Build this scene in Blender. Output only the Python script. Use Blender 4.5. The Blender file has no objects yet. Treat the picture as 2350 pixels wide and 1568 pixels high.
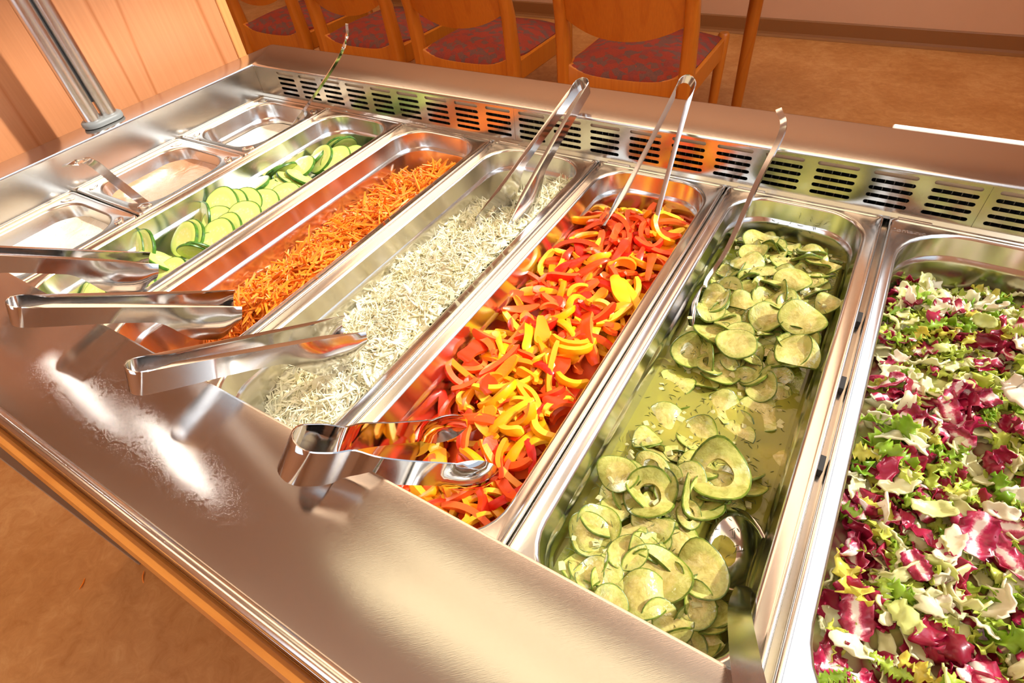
import bpy, math, random
import numpy as np
from mathutils import Vector, Matrix, Quaternion, noise

# ------------------------------------------------------------------ camera
W_, H_ = 2350, 1568
FPX = 1288.386
CAM = np.array([0.774742, -0.623806, 0.357626])
RC = np.array([[0.85287156, 0.5147907, -0.08718161],
               [-0.31231962, 0.63681302, 0.70492952],
               [0.41840955, -0.57398581, 0.70389895]])   # rows: right, up, back
HT = 0.0517      # counter top above the pan rims (z = 0)
GP = 0.16434     # pan pitch
FLOOR = -0.80
CEIL = 2.40

scene = bpy.context.scene
col = scene.collection
cam_data = bpy.data.cameras.new('camera')
cam_data.sensor_fit = 'HORIZONTAL'
cam_data.sensor_width = 36.0
cam_data.lens = FPX / W_ * 36.0
cam_data.clip_start = 0.02
cam = bpy.data.objects.new('camera', cam_data)
col.objects.link(cam)
M4 = Matrix.Identity(4)
for i in range(3):
    for j in range(3):
        M4[i][j] = RC[j][i]
    M4[i][3] = CAM[i]
cam.matrix_world = M4
scene.camera = cam

# ------------------------------------------------------------------ light
world = bpy.data.worlds.new('world')
scene.world = world
world.use_nodes = True
world.node_tree.nodes['Background'].inputs[0].default_value = (0.75, 0.85, 1.0, 1)
world.node_tree.nodes['Background'].inputs[1].default_value = 1.0
scene.view_settings.view_transform = 'Standard'
scene.view_settings.look = 'None'
scene.view_settings.gamma = 1.0
scene.view_settings.use_curve_mapping = False
scene.view_settings.exposure = 0.0
try:
    scene.cycles.use_denoising = True
    scene.cycles.blur_glossy = 0.6
    scene.cycles.sample_clamp_indirect = 6.0
    scene.cycles.max_bounces = 6
    scene.cycles.diffuse_bounces = 3
    scene.cycles.glossy_bounces = 4
    scene.cycles.transmission_bounces = 3
    scene.cycles.transparent_max_bounces = 6
    scene.cycles.use_adaptive_sampling = True
    scene.cycles.adaptive_threshold = 0.10
    scene.cycles.adaptive_min_samples = 14
except Exception:
    pass


def add_light(name, kind, energy, color, loc, direction=None, **kw):
    d = bpy.data.lights.new(name, kind)
    d.energy = energy
    d.color = color
    for k, v in kw.items():
        setattr(d, k, v)
    o = bpy.data.objects.new(name, d)
    o.location = loc
    if direction is not None:
        o.rotation_euler = Vector(direction).to_track_quat('-Z', 'Y').to_euler()
    col.objects.link(o)
    return o


SUN_AZ, SUN_EL = math.radians(30), math.radians(41)
sd = (-math.cos(SUN_EL) * math.cos(SUN_AZ), -math.cos(SUN_EL) * math.sin(SUN_AZ), -math.sin(SUN_EL))
add_light('sun', 'SUN', 5.3, (1.0, 0.95, 0.86), (3, 2, 4), sd, angle=math.radians(1.5))
add_light('window_daylight', 'AREA', 26, (0.93, 0.96, 1.0), (1.66, 0.5, 1.45), (-1, 0, -0.25),
          shape='RECTANGLE', size=2.2, size_y=1.7)
add_light('dining_warm_fill', 'AREA', 50, (1.0, 0.72, 0.46), (-0.9, 1.9, 2.36), (0, 0, -1),
          shape='RECTANGLE', size=4.0, size_y=1.6)  # added warm fill that brightens the dining background
add_light('aisle_warm_fill', 'AREA', 30, (1.0, 0.74, 0.50), (-0.6, -1.7, 2.36), (0, 0, -1),
          shape='RECTANGLE', size=4.0, size_y=1.0)  # second added warm fill, on the aisle side

add_light('front_window_daylight', 'AREA', 9, (0.95, 0.97, 1.0), (0.2, -2.55, 0.75), (0, 1, -0.05),
          shape='RECTANGLE', size=1.5, size_y=1.5)


# ------------------------------------------------------------------ helpers
def at(u, v, z=None, y=None, x=None):
    d = RC.T @ np.array([(u - W_ / 2) / FPX, -(v - H_ / 2) / FPX, -1.0])
    if z is not None:
        t = (z - CAM[2]) / d[2]
    elif y is not None:
        t = (y - CAM[1]) / d[1]
    else:
        t = (x - CAM[0]) / d[0]
    return Vector(CAM + t * d)


def tag(o, label=None, cat=None, group=None, kind=None):
    if label:
        o['label'] = label
    if cat:
        o['category'] = cat
    if group:
        o['group'] = group
    if kind:
        o['kind'] = kind
    return o


class MB:
    """collects vertices and faces (with material slots) for one mesh"""
    def __init__(self):
        self.v, self.f, self.m = [], [], []

    def add(self, verts, faces, mi=0):
        n = len(self.v)
        self.v += [tuple(p) for p in verts]
        self.f += [tuple(i + n for i in q) for q in faces]
        self.m += [mi] * len(faces)
        return self

    def box(self, x0, x1, y0, y1, z0, z1, mi=0):
        vs = [(x, y, z) for z in (z0, z1) for y in (y0, y1) for x in (x0, x1)]
        return self.add(vs, [(0, 2, 3, 1), (4, 5, 7, 6), (0, 1, 5, 4), (2, 6, 7, 3), (0, 4, 6, 2), (1, 3, 7, 5)], mi)

    def bbox(self, x0, x1, y0, y1, z0, z1, b=0.003, mi=0):
        """box with chamfered edges all round: loft of octagons"""
        rings = []
        for ins, z in ((b, z0), (0, z0 + b), (0, z1 - b), (b, z1)):
            a0, a1, c0, c1 = x0 + ins, x1 - ins, y0 + ins, y1 - ins
            rings.append([(a0 + b, c0, z), (a1 - b, c0, z), (a1, c0 + b, z), (a1, c1 - b, z),
                          (a1 - b, c1, z), (a0 + b, c1, z), (a0, c1 - b, z), (a0, c0 + b, z)])
        return self.loft(rings, cap=True, mi=mi)

    def loft(self, rings, cap=False, mi=0, closed=True):
        n = len(rings[0])
        vs = [p for r in rings for p in r]
        fs = []
        for k in range(len(rings) - 1):
            for i in range(n if closed else n - 1):
                j = (i + 1) % n
                fs.append((k * n + i, k * n + j, (k + 1) * n + j, (k + 1) * n + i))
        if cap:
            fs.append(tuple(range(n - 1, -1, -1)))
            fs.append(tuple((len(rings) - 1) * n + i for i in range(n)))
        return self.add(vs, fs, mi)

    def tube(self, path, rad, n=10, cap=True, mi=0):
        path = [Vector(p) for p in path]
        rads = rad if isinstance(rad, (list, tuple)) else [rad] * len(path)
        rings = []
        ref = None
        for i, p in enumerate(path):
            t = (path[min(i + 1, len(path) - 1)] - path[max(i - 1, 0)]).normalized()
            if ref is None:
                ref = t.orthogonal().normalized()
            a = (ref - t * ref.dot(t)).normalized()
            ref = a
            b = t.cross(a)
            rings.append([p + a * (rads[i] * math.cos(2 * math.pi * k / n)) + b * (rads[i] * math.sin(2 * math.pi * k / n)) for k in range(n)])
        return self.loft(rings, cap=cap, mi=mi)

    def mesh(self, name, mats, smooth=False, angle=None):
        me = bpy.data.meshes.new(name)
        me.from_pydata(self.v, [], self.f)
        for m in (mats if isinstance(mats, (list, tuple)) else [mats]):
            me.materials.append(m)
        if any(self.m):
            me.polygons.foreach_set('material_index', self.m)
        me.update()
        if angle is not None:
            me.polygons.foreach_set('use_smooth', [True] * len(me.polygons))
            try:
                me.set_sharp_from_angle(angle=math.radians(angle))
            except Exception:
                pass
        elif smooth:
            me.polygons.foreach_set('use_smooth', [True] * len(me.polygons))
        return me


def link(name, me, parent=None, loc=None, rot=None, scale=None):
    o = bpy.data.objects.new(name, me)
    col.objects.link(o)
    if parent is not None:
        o.parent = parent
    if loc is not None:
        o.location = loc
    if rot is not None:
        if isinstance(rot, Quaternion):
            o.rotation_mode = 'QUATERNION'
            o.rotation_quaternion = rot
        else:
            o.rotation_euler = rot
    if scale is not None:
        o.scale = scale if hasattr(scale, '__len__') else (scale,) * 3
    return o


def obj(name, mb, mats, parent=None, smooth=False, angle=None, loc=None, rot=None):
    return link(name, mb.mesh(name, mats, smooth, angle), parent, loc, rot)


def empty(name, loc=(0, 0, 0), rot=(0, 0, 0)):
    o = bpy.data.objects.new(name, None)
    o.empty_display_size = 0.05
    o.location = loc
    o.rotation_euler = rot
    col.objects.link(o)
    return o


def copy_tree(o, parent=None):
    c = o.copy()
    col.objects.link(c)
    c.parent = parent
    for ch in o.children:
        copy_tree(ch, c)
    return c


def thicken(mb_grid_v, faces, t):
    """turn an open sheet into a closed shell of thickness t"""
    V = [Vector(p) for p in mb_grid_v]
    N = [Vector((0, 0, 0)) for _ in V]
    edges = {}
    for f in faces:
        n = (V[f[1]] - V[f[0]]).cross(V[f[-1]] - V[f[0]])
        if len(f) == 4:
            n = (V[f[2]] - V[f[0]]).cross(V[f[3]] - V[f[1]])
        for i in f:
            N[i] += n
        for a, b in zip(f, f[1:] + f[:1]):
            edges[(a, b)] = True
    N = [n.normalized() if n.length > 1e-12 else Vector((0, 0, 1)) for n in N]
    k = len(V)
    vs = [v + n * t / 2 for v, n in zip(V, N)] + [v - n * t / 2 for v, n in zip(V, N)]
    fs = [tuple(f) for f in faces] + [tuple(i + k for i in reversed(f)) for f in faces]
    for (a, b) in edges:
        if (b, a) not in edges:
            fs.append((b, a, a + k, b + k))
    return vs, fs


def rrect(x0, x1, y0, y1, r, z, n=8):
    pts = []
    for cx, cy, a0 in ((x1 - r, y1 - r, 0), (x0 + r, y1 - r, 90), (x0 + r, y0 + r, 180), (x1 - r, y0 + r, 270)):
        for k in range(n):
            a = math.radians(a0 + 90 * k / (n - 1))
            pts.append((cx + r * math.cos(a), cy + r * math.sin(a), z))
    return pts


# ------------------------------------------------------------------ materials
def nd(nt, typ, **kw):
    n = nt.nodes.new(typ)
    for k, v in kw.items():
        if k in n.inputs.keys() if isinstance(k, str) else False:
            n.inputs[k].default_value = v
        else:
            setattr(n, k, v)
    return n


def pbase(name, color=(0.8, 0.8, 0.8), rough=0.5, metal=0.0, spec=0.5, **kw):
    m = bpy.data.materials.new(name)
    m.use_nodes = True
    b = m.node_tree.nodes['Principled BSDF']
    b.inputs['Base Color'].default_value = (*color, 1)
    b.inputs['Roughness'].default_value = rough
    b.inputs['Metallic'].default_value = metal
    b.inputs['Specular IOR Level'].default_value = spec
    for k, v in kw.items():
        b.inputs[k.replace('_', ' ')].default_value = v
    return m, m.node_tree, b


def ramp(nt, fac, stops, interp='LINEAR'):
    r = nt.nodes.new('ShaderNodeValToRGB')
    r.color_ramp.interpolation = interp
    while len(r.color_ramp.elements) < len(stops):
        r.color_ramp.elements.new(0.5)
    for e, (p, c) in zip(r.color_ramp.elements, stops):
        e.position = p
        e.color = (*c, 1) if len(c) == 3 else c
    nt.links.new(fac, r.inputs[0])
    return r.outputs[0]


def coords(nt, scale=(1, 1, 1), kind='Object', rot=(0, 0, 0)):
    tc = nt.nodes.new('ShaderNodeTexCoord')
    mp = nt.nodes.new('ShaderNodeMapping')
    mp.inputs['Scale'].default_value = scale
    mp.inputs['Rotation'].default_value = rot
    nt.links.new(tc.outputs[kind], mp.inputs[0])
    return mp.outputs[0]


def noise_tex(nt, vec, scale, detail=3, rough=0.55, dist=0.0):
    n = nt.nodes.new('ShaderNodeTexNoise')
    n.inputs['Scale'].default_value = scale
    n.inputs['Detail'].default_value = detail
    n.inputs['Roughness'].default_value = rough
    n.inputs['Distortion'].default_value = dist
    nt.links.new(vec, n.inputs['Vector'])
    return n.outputs['Fac']


def bump(nt, b, height, strength, dist=0.001):
    bn = nt.nodes.new('ShaderNodeBump')
    bn.inputs['Strength'].default_value = strength
    bn.inputs['Distance'].default_value = dist
    nt.links.new(height, bn.inputs['Height'])
    nt.links.new(bn.outputs[0], b.inputs['Normal'])


def math_node(nt, op, a, b=None):
    n = nt.nodes.new('ShaderNodeMath')
    n.operation = op
    for i, x in enumerate((a, b)):
        if x is None:
            continue
        if isinstance(x, (int, float)):
            n.inputs[i].default_value = x
        else:
            nt.links.new(x, n.inputs[i])
    return n.outputs[0]


def steel(name, color, r0, r1, scratch_scale, strength, stretch=(1, 12, 1), rotz=0.0):
    m, nt, b = pbase(name, color, r0, 1.0)
    v0 = coords(nt, (1, 1, 1), rot=(0, 0, rotz))
    mp2 = nt.nodes.new('ShaderNodeMapping')
    mp2.inputs['Scale'].default_value = stretch
    nt.links.new(v0, mp2.inputs[0])
    v = mp2.outputs[0]
    n1 = noise_tex(nt, v, scratch_scale, 4, 0.6)
    v2 = coords(nt)
    n2 = noise_tex(nt, v2, 9, 2)
    mr = nt.nodes.new('ShaderNodeMapRange')
    mr.inputs['To Min'].default_value = r0
    mr.inputs['To Max'].default_value = r1
    nt.links.new(n2, mr.inputs['Value'])
    nt.links.new(mr.outputs[0], b.inputs['Roughness'])
    bump(nt, b, n1, strength, 0.0004)
    return m


M = {}
M['counter'] = steel('brushed_counter_steel', (0.60, 0.565, 0.53), 0.12, 0.19, 170, 0.07, (16, 1, 1), 0.8)
M['pan'] = steel('pan_steel', (0.74, 0.72, 0.69), 0.15, 0.23, 70, 0.04, (1, 1, 1))
M['wallsteel'] = steel('well_wall_steel', (0.58, 0.54, 0.48), 0.18, 0.26, 80, 0.05, (1, 1, 12))
M['tong'] = steel('polished_tong_steel', (0.68, 0.66, 0.65), 0.10, 0.18, 140, 0.04, (1, 1, 1))
M['mirror'] = steel('mirror_tong_steel', (0.66, 0.64, 0.63), 0.05, 0.09, 50, 0.02, (1, 1, 1))
M['tube'] = pbase('satin_tube_steel', (0.74, 0.71, 0.68), 0.24, 1.0)[0]
M['sunlit_white'] = pbase('sunlit_edge_white', (0.85, 0.82, 0.76), 0.4)[0]
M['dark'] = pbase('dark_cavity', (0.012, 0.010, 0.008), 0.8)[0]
M['fin'] = pbase('cooler_fin_aluminium', (0.35, 0.33, 0.30), 0.45, 0.8)[0]
M['backplate'] = pbase('beige_back_plate', (0.55, 0.42, 0.28), 0.6)[0]
M['plastic_grey'] = pbase('grey_plastic', (0.20, 0.215, 0.215), 0.45)[0]
M['near_black'] = pbase('near_black_matt', (0.010, 0.010, 0.011), 0.6)[0]
M['plinth'] = pbase('grey_metal_trim', (0.42, 0.34, 0.26), 0.5, 0.0)[0]


def wood(name, c_light, c_dark, scale=(1, 1, 1), wave=9.0, rough=0.42, contrast=(0.35, 0.7)):
    m, nt, b = pbase(name, c_light, rough, 0.0, 0.35)
    v = coords(nt, scale)
    n0 = noise_tex(nt, v, wave, 1.5, 0.4, 0.15)
    fr = math_node(nt, 'FRACT', math_node(nt, 'MULTIPLY', n0, 11.0))
    c1 = ramp(nt, fr, [(0.0, c_dark), (0.10, c_light), (0.90, c_light), (1.0, c_dark)])
    v2 = coords(nt, (scale[0] * 40, scale[1] * 40, scale[2] * 4))
    fine = noise_tex(nt, v2, 6, 3)
    mx = nt.nodes.new('ShaderNodeMixRGB')
    mx.blend_type = 'MULTIPLY'
    mx.inputs[0].default_value = 0.35
    nt.links.new(c1, mx.inputs[1])
    nt.links.new(ramp(nt, fine, [(contrast[0], (0.72, 0.66, 0.6)), (contrast[1], (1, 1, 1))]), mx.inputs[2])
    nt.links.new(mx.outputs[0], b.inputs['Base Color'])
    return m


M['beech'] = wood('pale_beech_veneer', (0.58, 0.25, 0.108), (0.45, 0.16, 0.055), (1.0, 1.0, 0.16), 4.2, 0.36)
M['beech_edge'] = wood('beech_edge_lipping', (0.72, 0.33, 0.11), (0.66, 0.28, 0.09), (1, 1, 0.1), 2, 0.36)
M['chairwood'] = wood('orange_stained_beech', (0.54, 0.155, 0.011), (0.49, 0.13, 0.008), (1, 1, 0.12), 5, 0.33)
M['frontwood'] = wood('orange_counter_front', (0.40, 0.145, 0.024), (0.36, 0.12, 0.018), (0.1, 1, 1), 6, 0.4)

# floor linoleum
m, nt, b = pbase('marbled_linoleum', rough=0.38, spec=0.4)
v = coords(nt)
n1 = noise_tex(nt, v, 3.2, 6, 0.65, 0.6)
n2 = noise_tex(nt, v, 26, 5, 0.7, 0.8)
mixn = math_node(nt, 'ADD', math_node(nt, 'MULTIPLY', n1, 0.55), math_node(nt, 'MULTIPLY', n2, 0.45))
nt.links.new(ramp(nt, mixn, [(0.34, (0.40, 0.165, 0.042)), (0.50, (0.53, 0.255, 0.085)), (0.66, (0.66, 0.37, 0.15))]), b.inputs['Base Color'])
M['floor'] = m
# painted wall
m, nt, b = pbase('warm_beige_paint', rough=0.7, spec=0.2)
v = coords(nt)
n1 = noise_tex(nt, v, 2.0, 3)
nt.links.new(ramp(nt, n1, [(0.3, (0.64, 0.395, 0.255)), (0.7, (0.68, 0.425, 0.28))]), b.inputs['Base Color'])
M['wall'] = m
M['baseboard'] = pbase('brown_vinyl_skirting', (0.27, 0.115, 0.036), 0.45)[0]
M['ceiling'] = pbase('ceiling_paint', (0.74, 0.62, 0.50), 0.8)[0]
# upholstery
m, nt, b = pbase('red_patterned_upholstery', rough=0.85, spec=0.1)
v = coords(nt, (1, 1.3, 1))
vo = nt.nodes.new('ShaderNodeTexVoronoi')
vo.inputs['Scale'].default_value = 42
nt.links.new(v, vo.inputs['Vector'])
sep = nt.nodes.new('ShaderNodeSeparateColor')
nt.links.new(vo.outputs['Color'], sep.inputs[0])
c1 = ramp(nt, sep.outputs[0], [(0.0, (0.30, 0.038, 0.020)), (0.42, (0.23, 0.040, 0.030)), (0.62, (0.13, 0.070, 0.055)), (0.85, (0.105, 0.068, 0.060))], 'CONSTANT')
v2 = coords(nt, (60, 600, 60))
n2 = noise_tex(nt, v2, 3, 2)
mx = nt.nodes.new('ShaderNodeMixRGB')
mx.inputs[0].default_value = 0.35
nt.links.new(c1, mx.inputs[1])
nt.links.new(ramp(nt, n2, [(0.35, (0.09, 0.035, 0.03)), (0.65, (0.36, 0.07, 0.04))]), mx.inputs[2])
nt.links.new(mx.outputs[0], b.inputs['Base Color'])
M['fabric'] = m


def emission(name, color, strength):
    m = bpy.data.materials.new(name)
    m.use_nodes = True
    nt = m.node_tree
    nt.nodes.clear()
    e = nt.nodes.new('ShaderNodeEmission')
    e.inputs[0].default_value = (*color, 1)
    e.inputs[1].default_value = strength
    o = nt.nodes.new('ShaderNodeOutputMaterial')
    nt.links.new(e.outputs[0], o.inputs[0])
    return m


M['lamp'] = emission('lit_lamp_diffuser', (1.0, 0.80, 0.50), 2.0)
M['spot'] = emission('lit_highlight_bulb', (1.0, 0.95, 0.88), 70.0)

# ---- food
def rand_hue(nt, stops):
    oi = nt.nodes.new('ShaderNodeObjectInfo')
    return ramp(nt, oi.outputs['Random'], stops)


def food(name, stops, rough=0.4, sss=0.0, bump_s=0.0, bump_scale=300, use_random=True, spec=0.5, vary=0.25, vscale=120, trans=0.0):
    m, nt, b = pbase(name, stops[0][1], rough, 0, spec)
    v = coords(nt)
    n = noise_tex(nt, v, vscale, 3)
    if use_random:
        c = rand_hue(nt, stops)
    else:
        c = ramp(nt, noise_tex(nt, v, vscale * 0.6, 2), stops)
    mx = nt.nodes.new('ShaderNodeMixRGB')
    mx.blend_type = 'MULTIPLY'
    mx.inputs[0].default_value = vary
    nt.links.new(c, mx.inputs[1])
    nt.links.new(ramp(nt, n, [(0.3, (0.55, 0.5, 0.45)), (0.65, (1, 1, 1))]), mx.inputs[2])
    nt.links.new(mx.outputs[0], b.inputs['Base Color'])
    if sss:
        b.inputs['Subsurface Weight'].default_value = sss
        b.inputs['Subsurface Radius'].default_value = (0.006, 0.004, 0.002)
        b.inputs['Subsurface Scale'].default_value = 1.0
    if bump_s:
        bump(nt, b, noise_tex(nt, v, bump_scale, 2), bump_s, 0.0006)
    if trans:
        tl_ = nt.nodes.new('ShaderNodeBsdfTranslucent')
        nt.links.new(mx.outputs[0], tl_.inputs[0])
        ms = nt.nodes.new('ShaderNodeMixShader')
        ms.inputs[0].default_value = trans
        nt.links.new(b.outputs[0], ms.inputs[1])
        nt.links.new(tl_.outputs[0], ms.inputs[2])
        nt.links.new(ms.outputs[0], nt.nodes['Material Output'].inputs[0])
    return m


M['carrot'] = food('carrot_flesh', [(0.0, (0.93, 0.25, 0.012)), (0.5, (0.96, 0.31, 0.02)), (1.0, (0.97, 0.38, 0.04))], 0.40, 0, 0.2, vary=0.15, trans=0.2)
M['carrot_bed'] = food('carrot_flesh_bed', [(0.3, (0.92, 0.22, 0.01)), (0.7, (0.96, 0.31, 0.02))], 0.45, 0, 0.2, use_random=False, vscale=60, vary=0.15)
M['cabbage'] = food('shredded_cabbage', [(0.0, (0.93, 0.86, 0.56)), (0.5, (0.96, 0.92, 0.68)), (1.0, (0.97, 0.95, 0.80))], 0.30, 0, 0.15, vary=0.04, trans=0.3)
M['cabbage_bed'] = food('shredded_cabbage_bed', [(0.3, (0.95, 0.90, 0.60)), (0.7, (0.97, 0.95, 0.76))], 0.34, 0, 0.15, use_random=False, vscale=60, vary=0.04, trans=0.2)
M['cabbage_green'] = pbase('green_cabbage_bit', (0.42, 0.50, 0.10), 0.4)[0]
M['pep_red'] = food('red_pepper_skin', [(0.0, (0.74, 0.014, 0.008)), (0.6, (0.86, 0.045, 0.008)), (1.0, (0.90, 0.10, 0.010))], 0.24, 0, 0, vary=0.1, spec=0.35)
M['pep_red_in'] = food('red_pepper_flesh', [(0.0, (0.88, 0.07, 0.012)), (0.6, (0.92, 0.14, 0.02)), (1.0, (0.94, 0.20, 0.03))], 0.34, 0, 0.25, 500, vary=0.15)
M['pep_yel'] = food('yellow_pepper_skin', [(0.0, (0.92, 0.27, 0.005)), (0.4, (0.94, 0.42, 0.006)), (1.0, (0.95, 0.52, 0.015))], 0.24, 0, 0, vary=0.1, spec=0.35)
M['pep_yel_in'] = food('yellow_pepper_flesh', [(0.0, (0.93, 0.30, 0.010)), (0.4, (0.95, 0.46, 0.015)), (1.0, (0.96, 0.57, 0.04))], 0.34, 0, 0.25, 500, vary=0.15)
M['radicchio'] = food('radicchio_leaf', [(0.0, (0.22, 0.004, 0.020)), (0.5, (0.36, 0.008, 0.045)), (1.0, (0.50, 0.02, 0.09))], 0.30, 0, 0.3, 220, vary=0.4, vscale=70, trans=0.15)
M['iceberg'] = food('iceberg_leaf', [(0.0, (0.72, 0.80, 0.26)), (0.35, (0.88, 0.88, 0.46)), (0.75, (0.94, 0.91, 0.68)), (1.0, (0.93, 0.80, 0.64))], 0.30, 0, 0.3, 200, vary=0.2, vscale=60, trans=0.3)
M['frisee'] = food('frisee_leaf', [(0.0, (0.25, 0.48, 0.02)), (0.4, (0.44, 0.66, 0.06)), (0.78, (0.68, 0.78, 0.13)), (1.0, (0.88, 0.74, 0.12))], 0.32, 0, 0.3, 200, vary=0.35, vscale=60, trans=0.35)
M['salad_bed'] = food('salad_bed', [(0.25, (0.20, 0.34, 0.02)), (0.45, (0.62, 0.62, 0.22)), (0.58, (0.32, 0.03, 0.05)), (0.75, (0.80, 0.78, 0.45))], 0.4, 0, 0.3, use_random=False, vscale=55)
M['onion'] = pbase('translucent_onion', (0.50, 0.48, 0.22), 0.12)[0]
M['dill'] = pbase('dill_sprig', (0.055, 0.075, 0.008), 0.5)[0]


# veined radicchio: white rib through the red leaf
def radicchio_ribbed():
    m, nt, b = pbase('radicchio_ribbed_leaf', rough=0.28)
    v = coords(nt)
    sep = nt.nodes.new('ShaderNodeSeparateXYZ')
    nt.links.new(v, sep.inputs[0])
    n = noise_tex(nt, v, 90, 4, 0.7)
    a = math_node(nt, 'ABSOLUTE', sep.outputs[1])
    s = math_node(nt, 'ADD', math_node(nt, 'MULTIPLY', a, 150.0), math_node(nt, 'MULTIPLY', math_node(nt, 'SUBTRACT', n, 0.5), 2.2))
    nt.links.new(ramp(nt, s, [(0.22, (0.90, 0.80, 0.74)), (0.36, (0.74, 0.24, 0.33)), (0.60, (0.42, 0.015, 0.07)), (1.0, (0.27, 0.008, 0.04))]), b.inputs['Base Color'])
    bump(nt, b, n, 0.25, 0.0006)
    return m


M['radicchio_rib'] = radicchio_ribbed()


def cucumber_flesh(name, edge, mid, core, seed, rough, spec=0.5, rad=0.0235, seed_amt=0.7, bs=240, bst=0.25):
    m, nt, b = pbase(name, mid, rough, 0, spec)
    v = coords(nt)
    sep = nt.nodes.new('ShaderNodeSeparateXYZ')
    nt.links.new(v, sep.inputs[0])
    r2 = math_node(nt, 'ADD', math_node(nt, 'POWER', sep.outputs[0], 2.0), math_node(nt, 'POWER', sep.outputs[1], 2.0))
    r = math_node(nt, 'MULTIPLY', math_node(nt, 'SQRT', r2), 1 / rad)
    n = noise_tex(nt, v, 160, 3)
    rr = math_node(nt, 'ADD', r, math_node(nt, 'MULTIPLY', math_node(nt, 'SUBTRACT', n, 0.5), 0.22))
    c = ramp(nt, rr, [(0.0, core), (0.5, core), (0.62, mid), (0.86, mid), (0.97, edge)])
    # seeds: stretched voronoi cells only in the core
    vo = nt.nodes.new('ShaderNodeTexVoronoi')
    vo.inputs['Scale'].default_value = 230
    nt.links.new(v, vo.inputs['Vector'])
    sd_ = ramp(nt, vo.outputs['Distance'], [(0.25, (1, 1, 1)), (0.5, (0, 0, 0))])
    inner = ramp(nt, rr, [(0.18, (0, 0, 0)), (0.30, (1, 1, 1)), (0.52, (1, 1, 1)), (0.60, (0, 0, 0))])
    fac = math_node(nt, 'MULTIPLY', math_node(nt, 'MULTIPLY', sd_, inner), seed_amt)
    mx = nt.nodes.new('ShaderNodeMixRGB')
    nt.links.new(fac, mx.inputs[0])
    nt.links.new(c, mx.inputs[1])
    mx.inputs[2].default_value = (*seed, 1)
    nt.links.new(mx.outputs[0], b.inputs['Base Color'])
    if seed_amt < 0.3:
        mot = nt.nodes.new('ShaderNodeMixRGB')
        mot.blend_type = 'MULTIPLY'
        mot.inputs[0].default_value = 0.8
        nt.links.new(mx.outputs[0], mot.inputs[1])
        nt.links.new(ramp(nt, noise_tex(nt, v, 95, 5, 0.65, 0.8), [(0.32, (0.62, 0.60, 0.42)), (0.5, (1, 1, 1)), (0.68, (1.3, 1.3, 1.45))]), mot.inputs[2])
        nt.links.new(mot.outputs[0], b.inputs['Base Color'])
    bump(nt, b, noise_tex(nt, v, bs, 2), bst, 0.0005)
    return m


M['cuc_flesh'] = cucumber_flesh('cucumber_flesh', (0.36, 0.54, 0.07), (0.62, 0.73, 0.20), (0.72, 0.74, 0.24), (0.80, 0.82, 0.46), 0.25, 0.5, 0.0262, 0.45)
M['cuc_skin'] = food('cucumber_skin', [(0.35, (0.018, 0.085, 0.008)), (0.62, (0.07, 0.20, 0.02))], 0.35, 0, 0.3, 400, use_random=False, vscale=220, vary=0.1)
M['pic_flesh'] = cucumber_flesh('pickled_cucumber_flesh', (0.24, 0.28, 0.03), (0.42, 0.42, 0.105), (0.48, 0.41, 0.115), (0.70, 0.66, 0.32), 0.09, 0.8, 0.0225, 0.16, 330, 0.7)
M['pic_skin'] = food('pickled_cucumber_skin', [(0.35, (0.06, 0.10, 0.008)), (0.65, (0.17, 0.24, 0.025))], 0.3, 0, 0.2, 400, use_random=False, vscale=220, vary=0.1)


def sauce(name, c1, c2, speck=None):
    m, nt, b = pbase(name, c1, 0.22, 0, 0.5)
    v = coords(nt)
    n = noise_tex(nt, v, 25, 4, 0.6, 0.8)
    c = ramp(nt, n, [(0.35, c1), (0.65, c2)])
    if speck:
        vo = nt.nodes.new('ShaderNodeTexVoronoi')
        vo.inputs['Scale'].default_value = 190
        nt.links.new(v, vo.inputs['Vector'])
        f = ramp(nt, vo.outputs['Distance'], [(0.10, (1, 1, 1)), (0.17, (0, 0, 0))])
        mx = nt.nodes.new('ShaderNodeMixRGB')
        nt.links.new(math_node(nt, 'MULTIPLY', f, 0.6), mx.inputs[0])
        nt.links.new(c, mx.inputs[1])
        mx.inputs[2].default_value = (*speck, 1)
        c = mx.outputs[0]
    nt.links.new(c, b.inputs['Base Color'])
    bump(nt, b, noise_tex(nt, v, 45, 4, 0.6, 1.0), 0.5, 0.003)
    return m


M['sauce_white'] = sauce('white_cream_dressing', (0.70, 0.60, 0.45), (0.74, 0.66, 0.53))
M['sauce_pink'] = sauce('pink_cocktail_dressing', (0.50, 0.235, 0.12), (0.54, 0.28, 0.165), (0.30, 0.13, 0.05))
M['sauce_herb'] = sauce('white_herb_dressing', (0.72, 0.63, 0.48), (0.76, 0.70, 0.58), (0.22, 0.20, 0.08))

# brine: tinted, half-clear liquid with a wet surface
m = bpy.data.materials.new('yellow_green_brine')
m.use_nodes = True
nt = m.node_tree
b = nt.nodes['Principled BSDF']
out = nt.nodes['Material Output']
b.inputs['Base Color'].default_value = (0.42, 0.40, 0.065, 1)
b.inputs['Roughness'].default_value = 0.06
v = coords(nt)
bump(nt, b, noise_tex(nt, v, 38, 3, 0.5, 0.6), 0.35, 0.003)
tr = nt.nodes.new('ShaderNodeBsdfTransparent')
tr.inputs[0].default_value = (0.86, 0.80, 0.34, 1)
mx = nt.nodes.new('ShaderNodeMixShader')
mx.inputs[0].default_value = 0.55
nt.links.new(tr.outputs[0], mx.inputs[1])
nt.links.new(b.outputs[0], mx.inputs[2])
nt.links.new(mx.outputs[0], out.inputs[0])
M['brine'] = m


# ------------------------------------------------------------------ the room
def struct(name, mb, mat, **kw):
    return tag(obj(name, mb, mat, **kw), kind='structure')


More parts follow.
